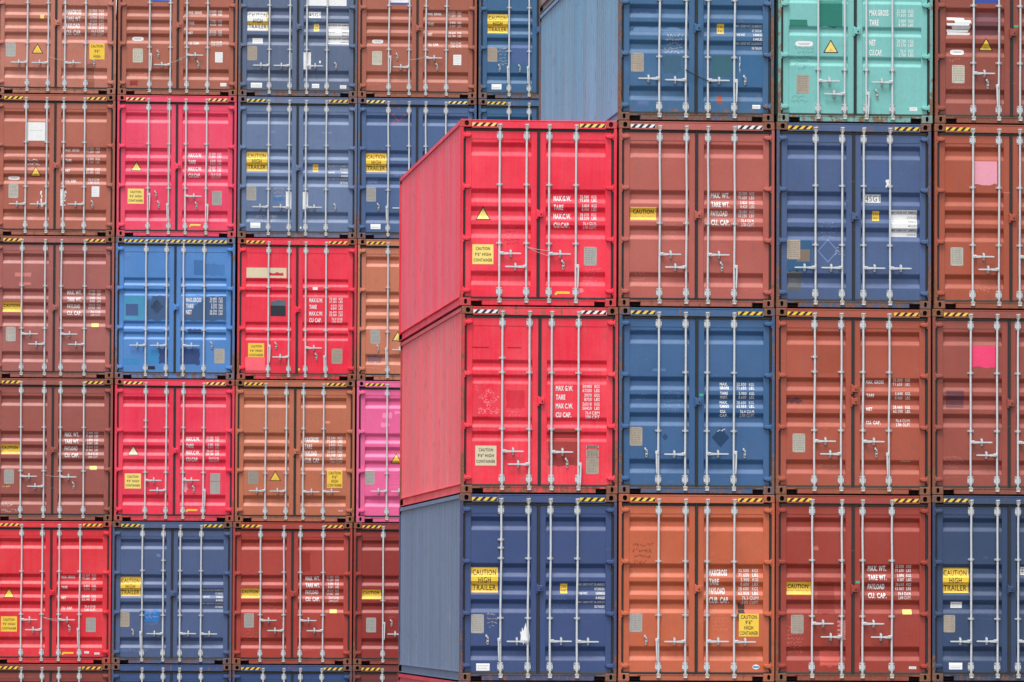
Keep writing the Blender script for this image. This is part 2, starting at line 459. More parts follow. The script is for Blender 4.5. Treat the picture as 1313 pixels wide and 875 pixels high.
def hazard_mesh(u0, u1, v0, v1, my, y=.004):
    """yellow band crossed by black bars, painted on the header"""
    a = Art(); a.rect(u0, v0, u1, v1, my, 0)
    hgt = v1-v0; wbar = hgt*1.0; x = u0 + .010
    while x < u1 - .02:
        p = [(x+hgt*1.0, v0), (x+hgt*1.0+wbar*.95, v0), (x+wbar*.95, v1), (x, v1)]
        p = [(min(max(a_, u0), u1), b_) for a_, b_ in p]
        a.poly(p, BLK, 1); x += hgt*2.05
    return a.build('hazard_marking', 'A', flat=y)
def header_mesh(m):
    mb = MB(); mb.box(.1745, W-.1745, .005, .09, H-.136, H-.008, m, .005)
    mb.box(.176, W-.176, -.001, .03, H-.026, H-.0075, m, .004)
    return mb.mesh('door_header')
def sill_mesh(m):
    mb = MB(); zt = H-2.791; x0, x1 = .1745, W-.1745
    a, b = .345, W-.345
    mb.box(a, b, .003, .12, .012, zt, m, .005)
    for p, q in ((x0, a), (b, x1)): mb.box(p, q, .0035, .12, .076, zt, m, .004)
    for p, q in ((x0, a), (b, x1)): mb.box(p, q, .112, .12, .012, .076, INNER)  # dark sheet closing the notch, shade put into its colour
    mb.box(x0+.12, x1-.12, -.004, .01, zt-.012, zt-.002, m, .002)
    return mb.mesh('door_sill')
def post_mesh(m):
    mb = MB(); z0, z1 = .122, H-.122
    mb.prism([(.002, z0), (.0455, z0), (.0455, z1), (.002, z1)], .004, .07, m, .0)
    mb.box(.004, .07, .0705, .155, z0, z1, m)
    return mb.mesh('corner_post')
def wall_mesh(m):
    mb = MB(); y0, y1 = .158, L-.158; pitch = .2775; n = int((y1-y0)/pitch); pitch = (y1-y0)/n
    xo, xi = .022, .058; k = [0, .27, .5, .77]
    ys = []; y = y0
    for i in range(n):
        for t, x in ((0, xo), (.26, xo), (.5, xi), (.76, xi)): ys.append((y+t*pitch, x))
        y += pitch
    ys.append((y1, xo)); nn = len(ys); z0, z1 = .150, H-.062
    mb.add([(x, y, z0) for y, x in ys]+[(x, y, z1) for y, x in ys], [(i, i+1, nn+i+1, nn+i) for i in range(nn-1)], m)
    return mb.mesh('side_wall')
def rails(m, which):
    mb = MB(); y0, y1 = .1625, L-.1625
    if which == 't': mb.box(.003, .064, y0, y1, H-.072, H-.012, m)
    else:
        mb.box(.046, .060, y0, y1, .014, .148, m); mb.box(.002, .0458, y0, y1, .140, .150, m); mb.box(.002, .0458, y0, y1, .012, .022, m)
    return mb.mesh('top_side_rail' if which == 't' else 'bottom_side_rail')
def roof_mesh(m):
    mb = MB(); y0, y1 = .03, L-.03; n = 40; ys = []
    for i in range(n):
        a = y0+(y1-y0)*i/n; p = (y1-y0)/n
        ys += [(a, H-.012), (a+p*.35, H-.012), (a+p*.5, H-.030), (a+p*.85, H-.030)]
    ys.append((y1, H-.012)); nn = len(ys)
    mb.add([(.064, y, z) for y, z in ys]+[(W-.064, y, z) for y, z in ys], [(i, i+1, nn+i+1, nn+i) for i in range(nn-1)], m)
    return mb.mesh('roof')
def end_mesh(m):
    mb = MB(); x0, x1 = .07, W-.07; n = 9; xs = []
    p = (x1-x0)/n
    for i in range(n):
        a = x0+p*i; xs += [(a, L-.02), (a+p*.26, L-.02), (a+p*.5, L-.06), (a+p*.76, L-.06)]
    xs.append((x1, L-.02)); nn = len(xs)
    mb.add([(x, y, .12) for x, y in xs]+[(x, y, H-.12) for x, y in xs], [(i, i+1, nn+i+1, nn+i) for i in range(nn-1)], m)
    mb.box(.1745, W-.1745, L-.08, L-.006, .012, .1198, m); mb.box(.1745, W-.1745, L-.08, L-.006, H-.1198, H-.012, m)
    return mb.mesh('end_wall')
def floor_mesh():
    mb = MB(); mb.box(.062, W-.062, .125, L-.085, .125, .15, WOODFL)
    for i in range(1, 38): y = .125+i*.315; mb.box(.062, W-.062, y, y+.045, .02, .1248, WOODFL)
    return mb.mesh('floor')

# ------------------------------------------------------------------ decals
def tri(u, v, w_=.235, up=WHT):
    h = w_*.88; a = Art(); k = .80
    a.poly([(u, v-h*.55), (u+w_/2, v+h*.45), (u-w_/2, v+h*.45)], BLK, 0)
    cv = v+h*.45-h*.333*1.0
    s = lambda p: (u+(p[0]-u)*k, cv+(p[1]-cv)*k)
    a.poly([s((u, v-h*.55)), s((u+w_/2, v+h*.45)), s((u-w_/2, v+h*.45))], up, 1)
    for i, ww in enumerate((.05, .07)): a.rect(u-ww/2, v+.035+i*.02, u+ww/2, v+.041+i*.02, TAN, 2)
    return ('warning_sign', a)
def high3(u, v, m=None, w_=.328, h=.308):
    m = m or YELP; a = Art(); a.rect(u, v, u+w_, v+h, m)
    for i, (t, k) in enumerate((('CAUTION', .68), ("9'6\" HIGH", .76), ('CONTAINER', .90))):
        c = u+w_/2; a.text(t, c-w_*k/2, c+w_*k/2, v+h*(.21+.29*i), .046, BLK, 1)
    return ('caution_sticker', a)
def high4(u, v, last=True):
    a = Art(); w_, h = (.312, .355) if last else (.31, .335); a.rect(u, v, u+w_, v+h, YEL)
    rows = (('CAUTION', .80), ("9'6\"", .34), ('HIGH', .44)) + ((('CONTAINER', .93),) if last else ())
    for i, (t, k) in enumerate(rows):
        c = u+w_/2; a.text(t, c-w_*k/2, c+w_*k/2, v+h*((.15+.235*i) if last else (.19+.31*i)), .058, BLK, 1)
    return ('caution_sticker', a)
def trailer(u, v, w_=.42, h=.39, top=None):
    a = Art(); a.rect(u, v, u+w_, v+h, YEL)
    if top: a.rect(u+.002, v+.002, u+w_-.03, v+h*.52, top, .4); a.rect(u+.002, v+h*.72, u+w_-.03, v+h-.002, top, .4)
    for i, (t, k) in enumerate((('CAUTION', .86), ('HIGH', .46), ('TRAILER', .86))):
        c = u+w_/2; a.text(t, c-w_*k/2, c+w_*k/2, v+h*(.20+.30*i), .085, BLK, 1, bold=.012)
    return ('caution_sticker', a)
def caut(u, v, w_=.405, h=.196):
    a = Art(); a.rect(u, v, u+w_, v+h, YEL)
    a.text('CAUTION', u+w_*.10, u+w_*.90, v+h*.34, .062, BLK, 1, bold=.025)
    a.text("2.9m   9'6\" HIGH", u+w_*.10, u+w_*.90, v+h*.76, .040, TAN, 1, bold=0)
    return ('caution_sticker', a)
def plate(u, v, m=None, w_=.198, h=.292, split=False):
    m = m or ALU; a = Art()
    if split: a.rect(u, v, u+w_, v+h*.38, m); a.rect(u, v+h*.405, u+w_, v+h, m)
    else:
        c = .012; a.poly([(u+c, v), (u+w_-c, v), (u+w_, v+c), (u+w_, v+h-c), (u+w_-c, v+h), (u+c, v+h), (u, v+h-c), (u, v+c)], m)
    rn = random.Random(int(u*1e4+v*1e3))
    dk = paint((.20, .175, .15, 1), .2, .3, .3, .6)
    for i in range(9):
        vv = v+h*(.08+.095*i); x0 = u+w_*.09
        while x0 < u+w_*.88:
            x1 = min(x0+rn.uniform(.012, .045), u+w_*.92); a.rect(x0, vv, x1, vv+.0065, dk, 1); x0 = x1+rn.uniform(.006, .02)
    for x, y in ((.1, .04), (.9, .04), (.1, .96), (.9, .96)): a.rect(u+w_*x-.004, v+h*y-.004, u+w_*x+.004, v+h*y+.004, DARKST, 2)
    return ('data_plate', a)
def lab(u0, v0, u1, v1, m=None, name='white_label', lines=2):
    m = m or WHT; a = Art(); a.rect(u0, v0, u1, v1, m)
    rn = random.Random(int(u0*1e4+v0*77)); g = paint((.38, .38, .38, 1), 0, 0, .1, .5)
    for i in range(lines):
        vv = v0+(v1-v0)*(i+.7)/(lines+.6); x = u0+(u1-u0)*.12
        while x < u1-(u1-u0)*.2:
            x1 = min(x+rn.uniform(.01, .03), u1-(u1-u0)*.1); a.rect(x, vv, x1, vv+.006, g, 1); x = x1+.008
    return (name, a)
def ovl(u, v, w_=.24, h=.085):
    a = Art(); n = 20; pts = []
    for i in range(n):
        t = 2*math.pi*i/n; c, s = math.cos(t), math.sin(t)
        pts.append((u+w_/2+ (w_/2)*math.copysign(abs(c)**.45, c), v+h/2+(h/2)*math.copysign(abs(s)**.8, s)))
    a.poly(pts, WHT); g = paint((.38, .38, .38, 1), 0, 0, .1, .5)
    a.rect(u+.04, v+h*.38, u+w_-.04, v+h*.46, g, 1); a.rect(u+.06, v+h*.6, u+w_-.06, v+h*.68, g, 1)
    return ('oval_label', a)
def small_yel(u=1.56, v=1.375, m=None):
    a = Art(); a.rect(u, v, u+.108, v+.152, m or YEL)
    a.text('2.9m', u+.014, u+.094, v+.046, .036, BLK, 1, bold=.01); a.text("9'6\"", u+.018, u+.090, v+.108, .036, BLK, 1, bold=.01)
    return ('height_label', a)
def yel_lab(u, v): return lab(u, v, u+.145, v+.083, YELP, 'yellow_label', 1)
def hook_lab(u, v):
    a = Art(); a.poly([(u+.03, v), (u+.235, v), (u+.235, v+.038), (u+.045, v+.038), (u+.02, v+.062), (u, v+.052), (u+.004, v+.024)], YEL); return ('yellow_arrow_label', a)
def iso(u, v):
    a = Art(); a.rect(u, v, u+.25, v+.124, WHT); a.text('45G1', u+.012, u+.238, v+.062, .094, BLK, 1, bold=-.004); return ('size_code_label', a)
def table(u=1.812, v=1.35, w_=.41, h=.42):
    a = Art(); a.rect(u, v, u+w_, v+h, WHT)
    rows = [('MAX GROSS WGT 30480KGS', 0, 1), ('67200LBS', .62, 0), ('TARE WGT', -.4, 0), ('4000KGS', .66, .5), ('8820LBS', .66, 0), ('MAX CARGO WGT 26480KGS', 0, 1), ('58380LBS', .62, 0)]
    vs = [.09, .27, .43, .43, .59, .75, .91]
    for (t, x, b), k in zip(rows, vs):
        x0, x1 = (u+.012, u+w_-.008) if x == 0 else ((u+.012, u+w_*.34) if x < 0 else (u+w_*x, u+w_-.008))
        a.text(t, x0, x1, v+h*k, .034, BLK, 1, bold=.02 if b else -.004)
    return ('weight_table', a)
def tiny(u=1.845, v=1.375, nums=('30.480KGS', '67.200LBS', '3.830KGS', '8.440LBS', '26.650KGS', '58.760LBS')):
    a = Art(); w_ = .412; h = .40
    a.text('MAX. GROSS WGT.', u, u+w_*.58, v+.020, .034, WTXT); a.text(nums[0], u+w_*.60, u+w_, v+.020, .034, WTXT)
    a.text(nums[1], u+w_*.62, u+w_, v+.090, .038, WTXT)
    a.text('TARE WGT.', u, u+w_*.36, v+.156, .036, WTXT); a.text(nums[2], u+w_*.66, u+w_, v+.156, .038, WTXT)
    a.text(nums[3], u+w_*.66, u+w_, v+.226, .038, WTXT)
    a.text('MAX. CARGO WGT.', u, u+w_*.58, v+.292, .034, WTXT); a.text(nums[4], u+w_*.60, u+w_, v+.292, .034, WTXT)
    a.text(nums[5], u+w_*.62, u+w_, v+.362, .038, WTXT)
    return ('weight_lettering', a)
def wt(left, nums, u0=1.45, u1=1.73, ur0=1.87, ur1=2.13, v=1.15, step=.139, hl=.078, hr=.046, gap=.064, units=('KGS', 'LBS'), last=('CU.M.', 'CU.FT.'), full=False, m=None):
    a = Art(); m = m or WTXT; wmax = max(len(t) for t in left)
    for i, t in enumerate(left):
        k = 1.0 if full else min(1, (len(t)+.6)/(wmax+.4)); vc = v+i*step
        if '|' in t:
            p, q = t.split('|'); a.text(p, u0, u0+(u1-u0)*min(1, len(p)/5.0+.05), vc-gap/2, .042, m, bold=.04); a.text(q, u0, u0+(u1-u0)*min(1, len(q)/5.0+.05), vc+gap/2, .042, m, bold=.04)
        else: a.text(t, u0, u0+(u1-u0)*k, vc, hl, m, bold=.034)
    w_ = ur1-ur0
    for i, t in enumerate(nums):
        vc = v+(i//2)*step + (-gap/2 if i % 2 == 0 else gap/2); vol = i >= 6
        un = last[i % 2] if vol else units[i % 2]
        xs = ur0+w_*(.55-.104*len(t.replace('.', ''))) if not vol else ur0+w_*.20
        xs = max(xs, ur0-.0)
        a.text(t, xs, ur0+w_*(.55 if not vol else .50), vc, hr, m, bold=.014)
        a.text(un, ur0+w_*(.71 if not vol else .57), ur1, vc, hr, m, bold=.014)
    return ('weight_lettering', a)
_wt = wt
def wt(*p, **k):
    '''every printed line is an object of its own'''
    nm, a = _wt(*p, **k); out = []; rows = {}
    for t in a.txt: rows.setdefault((t[1] > 1.8 or t[1] > p_split, round(t[3], 3)), []).append(t)
    for key, ts in rows.items():
        b = Art(); b.mats = a.mats; b.txt = ts; out.append((nm, b))
    return out
p_split = 1.80
def patch(u0, v0, u1, v1, m, name='paint_patch', seed=0, torn='', layer=0):
    rn = random.Random(seed+int(u0*100)); pts = []
    def edge(p, q, jag):
        n = 9 if jag else 1
        for i in range(n):
            t = i/n; x = p[0]+(q[0]-p[0])*t; y = p[1]+(q[1]-p[1])*t
            if jag and i: x += rn.uniform(-.012, .012)*(abs(q[1]-p[1]) > abs(q[0]-p[0])); y += rn.uniform(-.02, .02)*(abs(q[0]-p[0]) > abs(q[1]-p[1]))
            pts.append((x, y))
    edge((u0, v0), (u1, v0), 't' in torn); edge((u1, v0), (u1, v1), 'r' in torn); edge((u1, v1), (u0, v1), 'b' in torn); edge((u0, v1), (u0, v0), 'l' in torn)
    a = Art(); a.poly(pts, m, layer-.8); return (name, a)
def diamond(u, v, r_, m, name='placard_ghost', ring=False):
    a = Art()
    if not ring: a.poly([(u, v-r_), (u+r_*.9, v), (u, v+r_), (u-r_*.9, v)], m, -.8)
    else:
        k = .86
        o = [(u, v-r_), (u+r_*.9, v), (u, v+r_), (u-r_*.9, v)]; i_ = [(u+(x-u)*k, v+(y-v)*k) for x, y in o]
        for j in range(4): a.poly([o[j], o[(j+1) % 4], i_[(j+1) % 4], i_[j]], m, -.8)
    return (name, a)
def scrawl(u, v, w_=.25, rows=4, m=None, seed=1, h=.05, th=.0055):
    """faint chalk tally marks: wavering strokes, no letters"""
    rn = random.Random(seed*7+int(u*100)); a = Art(); m = m or CHALK
    for i in range(rows):
        x = u+rn.uniform(-.02, .03); y = v+i*h*1.3
        xe = u+w_*rn.uniform(.7, 1)
        while x < xe:
            px, pyy = x, y+rn.uniform(-h*.4, h*.4)
            for _ in range(rn.randint(2, 4)):
                qx = px+rn.uniform(.004, .022); qy = y+rn.uniform(-h*.45, h*.45)
                dx, dy = qx-px, qy-pyy; l = math.hypot(dx, dy)+1e-6; nx, ny = -dy/l*th/2, dx/l*th/2
                a.poly([(px+nx, pyy+ny), (qx+nx, qy+ny), (qx-nx, qy-ny), (px-nx, pyy-ny)], m, -.5)
                px, pyy = qx, qy
            x = px+rn.uniform(.006, .022)
    return ('chalk_scrawl', a)
def flakes(u, v, w_, h, n, m, seed=1, name='worn_emblem', dia=False):
    rn = random.Random(seed); a = Art(); k = 0
    while k < n:
        x, y = rn.uniform(-1, 1), rn.uniform(-1, 1)
        if dia and (abs(x)+abs(y) > 1 or abs(x)+abs(y) < .30): continue
        cx, cy = u+x*w_/2, v+y*h/2; r_ = rn.uniform(.004, .012)
        a.poly([(cx+r_*rn.uniform(.5, 1.6), cy), (cx+.2*r_, cy+r_*rn.uniform(.4, 1)), (cx-r_*rn.uniform(.5, 1.6), cy+.1*r_), (cx, cy-r_*rn.uniform(.4, 1))], m, -.5+.01*(k % 40)); k += 1
    return (name, a)
def shred(u0, v0, u1, v1, seed=3, name='torn_white_sticker', n=7, m=None):
    rn = random.Random(seed); a = Art(); k = 0
    hh = (v1-v0)/n
    for i in range(n):
        y = v0+i*hh; x0 = u0+rn.uniform(0, .35)*(u1-u0)*(i % 2); x1 = u1-rn.uniform(0, .4)*(u1-u0)
        a.poly([(x0, y), (x1, y+rn.uniform(-.01, .01)), (x1+rn.uniform(-.03, .02), y+hh*.97), (x0+rn.uniform(-.01, .02), y+hh*.97)], m or WHT, .2)
    return (name, a)

# ------------------------------------------------------------------ colours (base paint of each container)
C_ = dict(
    red=srgb(206, 34, 58), redold=srgb(208, 42, 56), redpink=srgb(208, 48, 76), brick=srgb(150, 58, 54), maroon=srgb(142, 62, 62), dkmaroon=srgb(124, 54, 56),
    dkred=srgb(130, 46, 50), brown=srgb(146, 66, 54), brown2=srgb(144, 58, 50), orange=srgb(170, 72, 54), terra=srgb(168, 88, 70), terra2=srgb(172, 84, 70),
    salmon=srgb(180, 96, 80), navy=srgb(52, 70, 112), navy2=srgb(62, 80, 122), slate=srgb(78, 94, 132), blue=srgb(60, 92, 136), blue2=srgb(58, 96, 142), blue3=srgb(50, 78, 130),
    royal=srgb(82, 124, 190), teal=srgb(96, 176, 164), magenta=srgb(216, 74, 150), grey=srgb(120, 120, 128), steel=srgb(66, 96, 138))

CAL = {('F', 0, 4): (0.86, 0.004, 0.0393, 1), ('F', 1, 4): (0.4425, 0.0921, 0.0663, 1), ('F', 2, 4): (0.0516, 0.0962, 0.227, 1), ('F', 3, 4): (0.3912, 0.0679, 0.0256, 1), ('F', 1, 3): (0.0292, 0.106, 0.2573, 1), ('F', 2, 3): (0.4045, 0.0694, 0.0315, 1), ('F', 0, 2): (0.0325, 0.0656, 0.1924, 1), ('F', 1, 2): (0.5316, 0.1018, 0.0314, 1), ('F', 2, 2): (0.3366, 0.0304, 0.0132, 1), ('F', 3, 2): (0.0258, 0.0547, 0.1348, 1), ('F', 0, 3): (0.8539, 0.0062, 0.0374, 1), ('F', 1, 5): (0.0299, 0.1165, 0.2507, 1), ('F', 2, 5): (0.1838, 0.5043, 0.4714, 1), ('F', 3, 5): (0.2805, 0.0543, 0.0312, 1), ('L', 0, 5): (0.4163, 0.1052, 0.0607, 1), ('L', 1, 5): (0.8369, 0.0348, 0.1075, 1), ('L', 2, 5): (0.12, 0.1807, 0.3216, 1), ('L', 3, 5): (0.0601, 0.1192, 0.2652, 1), ('L', 0, 4): (0.3724, 0.0989, 0.0815, 1), ('L', 1, 4): (0.0644, 0.2269, 0.5644, 1), ('L', 2, 4): (0.8473, 0.0047, 0.0409, 1), ('L', 3, 4): (0.5753, 0.1787, 0.0953, 1), ('L', 0, 3): (0.3313, 0.0749, 0.0555, 1), ('L', 1, 3): (0.8566, 0.0147, 0.0648, 1), ('L', 2, 3): (0.5175, 0.146, 0.0697, 1), ('L', 3, 3): (0.86, 0.1165, 0.3169, 1), ('L', 0, 2): (0.7478, 0.004, 0.0202, 1), ('L', 1, 2): (0.0616, 0.1026, 0.2302, 1), ('L', 2, 2): (0.4246, 0.0401, 0.0252, 1), ('L', 3, 2): (0.2952, 0.0247, 0.0184, 1), ('L', 0, 6): (0.4891, 0.1624, 0.1067, 1), ('L', 1, 6): (0.393, 0.1084, 0.0616, 1), ('L', 2, 6): (0.0918, 0.1318, 0.226, 1), ('L', 3, 6): (0.3807, 0.1031, 0.0585, 1), ('L', 4, 6): (0.0299, 0.1165, 0.2507, 1), ('F', 3, 3): (0.3102, 0.0574, 0.0354, 1), ('L', 4, 5): (0.0299, 0.1165, 0.2507, 1)}
CALS = {('F', 0, 3): (0.86, 0.0879, 0.1195, 1), ('F', 0, 4): (0.86, 0.0408, 0.0992, 1), ('F', 0, 2): (0.1383, 0.199, 0.3259, 1), ('F', 1, 5): (0.1213, 0.3042, 0.4731, 1)}  # side walls paler than doors: fading, plus grazing sky sheen painted in
def container(stack, col, tier, c, label, typ='A', rods=(.625, 1.045, 1.39, 1.81), guides=(1.0, 1.9), extra=None, hd=(), hang=(), catch=(), dec=(),
              rust=.28, fade=.36, dirt=.40, box=1.46, haz='y', dx=0.0, side=None, cast=None, green=False, wires=(), full=False, plain=False):
    base = CAL.get((stack, col, tier), C_[c]); seed = (0 if stack == 'F' else 50)+col*7+tier
    mp = paint(base, rust*(.42 if rust < .5 else .62), fade, dirt, .40, spec=.55)
    ek = .08 if rust < .33 else .28
    edge = paint(tuple([base[i]*(1-ek)+(.12, .085, .062)[i]*ek for i in range(3)]+[1]), min(1.0, rust+.28), fade, dirt+.15, .55)         # frame members rust first
    wk = min(.88, .30+.55*((cast if cast is not None else .8)-.3))
    worst = paint(tuple([base[i]*(1-wk)+(.215, .108, .068)[i]*wk for i in range(3)]+[1]), min(1.0, (cast if cast is not None else rust+.62)), fade, .6, .6)
    sk = .12 if rust < .24 else .20
    sill = paint(tuple([base[i]*(1-sk)+(.17, .145, .105)[i]*sk for i in range(3)]+[1]), min(1.0, rust+.42), fade, .55, .55)
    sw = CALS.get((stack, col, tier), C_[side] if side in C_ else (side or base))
    ms = paint(sw, .10, .5, .72, .50, True, .5)  # strong streaks here paint in the light and dark of the ribs
    x = col*(W+GAP)+W/2+dx
    if stack == 'F': px, py_, rz, z = x, L/2, 0.0, .00318*x+(tier-1)*P
    else:
        al = -.02382; rz = al
        px = -7.01215+x*math.cos(al)-L/2*math.sin(al); py_ = 28.61304+x*math.sin(al)+L/2*math.cos(al); z = -.01361+(tier-1)*P
    root = bpy.data.objects.new('shipping_container', None); sc.collection.objects.link(root)
    root.empty_display_size = .5; root.location = (px, py_, z); root.rotation_euler = (0, 0, rz)
    root['label'] = label; root['category'] = 'shipping container'
    root['group'] = 'containers in the near stack' if stack == 'F' else 'containers in the stack behind'
    O = (-W/2, -L/2, 0)
    def part(name, me, parent=root, dx_=0, dz=0, dy=0):
        loc = (O[0]+dx_, O[1]+dy, O[2]+dz) if parent is root else (dx_, dy, dz)
        return link(name, me, parent, loc)
    # castings
    for top in (0, 1):
        me = cached(('cast', top, worst.name), lambda: casting(top, worst, INRED if (stack, col, tier) == ('F', 0, 4) and top else INNER))
        mr = cached(('castR', top, worst.name), lambda: mirrored(me, True, False))
        mbk = cached(('castB', top, worst.name), lambda: mirrored(me, False, True))
        mbr = cached(('castBR', top, worst.name), lambda: mirrored(me, True, True))
        zz = H-.122 if top else 0
        part('corner_casting', me, dz=zz); part('corner_casting', mr, dx_=W, dz=zz)
        part('corner_casting', mbk, dz=zz, dy=L); part('corner_casting', mbr, dx_=W, dz=zz, dy=L)
    pm = cached(('post', edge.name), lambda: post_mesh(edge)); pmr = cached(('postR', edge.name), lambda: mirrored(pm, True, False))
    pb = cached(('postB', edge.name), lambda: mirrored(pm, False, True)); pbr = cached(('postBR', edge.name), lambda: mirrored(pm, True, True))
    part('corner_post', pm); part('corner_post', pmr, dx_=W); part('corner_post', pb, dy=L); part('corner_post', pbr, dx_=W, dy=L)
    hdr = part('door_header', cached(('hdr', sill.name, 'h'), lambda: header_mesh(paint(base, min(1, rust+.22), fade, dirt+.1, .45, spec=.7))))
    if haz:
        hm = {'y': YEL, 'p': YELP, 'w': WHT}[haz if haz in 'ypw' else 'y']
        if full: link('hazard_marking', cached(('hz', 'full'), lambda: hazard_mesh(.178, W-.178, .055, .108, YEL)), hdr)
        else:
            link('hazard_marking', cached(('hz', 0, haz), lambda: hazard_mesh(.180, .575, .055, .108, hm)), hdr)
            link('hazard_marking', cached(('hz', 1, haz), lambda: hazard_mesh(1.86, 2.255, .055, .108, hm)), hdr)
    part('door_sill', cached(('sill', sill.name), lambda: sill_mesh(sill)))
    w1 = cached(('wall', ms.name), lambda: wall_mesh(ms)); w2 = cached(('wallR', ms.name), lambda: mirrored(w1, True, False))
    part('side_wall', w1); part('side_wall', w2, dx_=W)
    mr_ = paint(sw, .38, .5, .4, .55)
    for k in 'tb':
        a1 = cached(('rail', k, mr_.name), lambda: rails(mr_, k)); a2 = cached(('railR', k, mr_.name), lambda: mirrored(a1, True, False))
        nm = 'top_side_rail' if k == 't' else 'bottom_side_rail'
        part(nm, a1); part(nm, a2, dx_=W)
    part('roof', cached(('roof', ms.name), lambda: roof_mesh(ms)))
    part('end_wall', cached(('end', ms.name), lambda: end_mesh(ms)))
    part('floor', cached('floor', floor_mesh))
    # doors
    doors = []
    for rt in (False, True):
        d = part('door', cached(('door', typ, rt, mp.name), lambda: door_leaf(typ, mp, rt))); doors.append(d)
        gm = RUBBERD if rust > .335 else RUBBER
        link('door_gasket', cached(('gsk', rt, gm.name), lambda: gasket_mesh(gm, rt)), d)
        hgm = paint(base, min(1, rust*1.15), fade, dirt, .45, spec=.7)
        hm_ = cached(('hinge', hgm.name), lambda: hinge_mesh(hgm))
        hmr = cached(('hingeR', hgm.name), lambda: mirrored(hm_, True, False))
        for v in (.245, 1.045, 1.848, 2.655):
            link('hinge', hmr if rt else hm_, d, (W if rt else 0, 0, H-v))
    for i, rx in enumerate(rods):
        d = doors[i//2]; gl = tuple(guides)+tuple((extra or {}).get(i, ()))
        link('lock_rod', cached(('rod', gl, seed % 5), lambda: rod_mesh(gl, seed % 5)), d, (rx, 0, 0))
        for top in (True, False): link('rod_cam', cached(('cam', top), lambda: cam_mesh(top, 1)), d, (rx, 0, 0))
    for (i, dr, v) in hd:
        link('lock_handle', cached(('hdl', dr), lambda: handle_mesh(dr)), doors[i//2], (rods[i], 0, H-v))
        ux = rods[i]+(.172 if dr == 'R' else -.172)
        link('handle_catch', cached('cf', lambda: catch_mesh(True, 1)), doors[i//2], (ux, 0, H-v))
    for (i, s_, v) in hang:
        link('lock_handle', cached(('hng', s_), lambda: hang_mesh(s_)), doors[i//2], (rods[i], 0, H-v))
    for (cu, v) in catch:
        link('handle_catch', cached('ce', lambda: catch_mesh(False, 2)), doors[0 if cu < W/2 else 1], (cu, 0, H-v))
    if box:
        for bv in (box if isinstance(box, tuple) else (box,)):
            link('lock_box', cached(('lb', mp.name), lambda: lockbox_mesh(mp)), doors[1], (1.245, 0, H-bv))
    if green:
        a = Art(); a.rect(1.262, 1.335, 1.325, 1.372, GREEN); link('green_seal_sticker', cached('gs', lambda: a.build('green_seal_sticker', 'A', flat=FY)), doors[1])
    flat_dec = []
    for e in dec: flat_dec += e if isinstance(e, list) else [e]
    for nm, a in flat_dec:
        us = [p[0] for q in a.p for p in q[0]]+[t[1] for t in a.txt]
        cu = sum(us)/len(us)
        link(nm, a.build(nm, typ), doors[0 if cu < W/2 else 1])
    for (p, q, m_) in wires:          # seal cables strung between the inner rods
        mb = MB(); a = Vector((p[0], -.010, H-p[1])); b = Vector((q[0], -.012, H-q[1])); prev = a
        for k in range(1, 7):
            t = k/6; c2 = a.lerp(b, t); c2.z -= .012*math.sin(math.pi*t); mb.cyl(prev, c2, .0045 if m_ is not BLK else .008, m_, 5, cap=False); prev = c2
        link('seal_cable', mb.mesh('seal_cable'), doors[0])
    return root

# ------------------------------------------------------------------ lettering sets
GW = ('MAX.G.W.', 'TARE', 'MAX.C.W.', 'CU.CAP.'); WTS = ('MAX. WT.', 'TARE WT.', 'PAYLOAD', 'CU. CAP.')
MG = ('MAXGROSS', 'TARE', 'PAYLOAD', 'CUB. CAP.'); NET = ('MAX. GROSS', 'TARE', 'NET', 'CU. CAP.')
def net(nums, v=1.137, **k): return wt(NET, nums, 1.43, 1.71, 1.846, 2.13, v, .211, .050, .046, .066, last=('CU.M.', 'CU.FT.'), **k)
def gw(nums, v=1.213, **k): return wt(GW, nums, 1.458, 1.735, 1.866, 2.13, v, .139, .076, .046, .056, **k)
def mwt(nums, v=1.145, u=1.45, **k): return wt(WTS, nums, u, u+.29, u+.425, u+.68, v, .141, .078, .046, .064, **k)
def mg(nums, v=1.21, left=MG, **k): return wt(left, nums, 1.42, 1.73, 1.87, 2.19, v, .1415, .092, .050, .070, last=('CUM', 'CUFT'), **k)
STAG = dict(hd=((0, 'R', 2.075), (1, 'L', 2.275), (2, 'R', 2.075)), hang=((3, 'R', 2.26),), catch=((1.62, 2.27),))
FOURS = dict(hd=((0, 'R', 1.998), (1, 'L', 2.205), (2, 'R', 1.998), (3, 'L', 2.205)))
ROW4 = dict(hd=((0, 'L', 2.265), (1, 'L', 2.265), (2, 'R', 2.265), (3, 'R', 2.265)))
ROW3 = dict(hd=((0, 'L', 2.262), (1, 'L', 2.262), (2, 'R', 2.262)), catch=((2.0, 2.265),))
LROW = dict(hd=((1, 'L', 2.28), (2, 'R', 2.275), (3, 'R', 2.28)), hang=((0, 'L', 2.255),), catch=((.437, 2.27),))
PINK = paint((.80, .33, .42, 1), 0, .3, .2, .6); HOTP = paint((.85, .045, .16, 1), 0, .3, .1, .55)
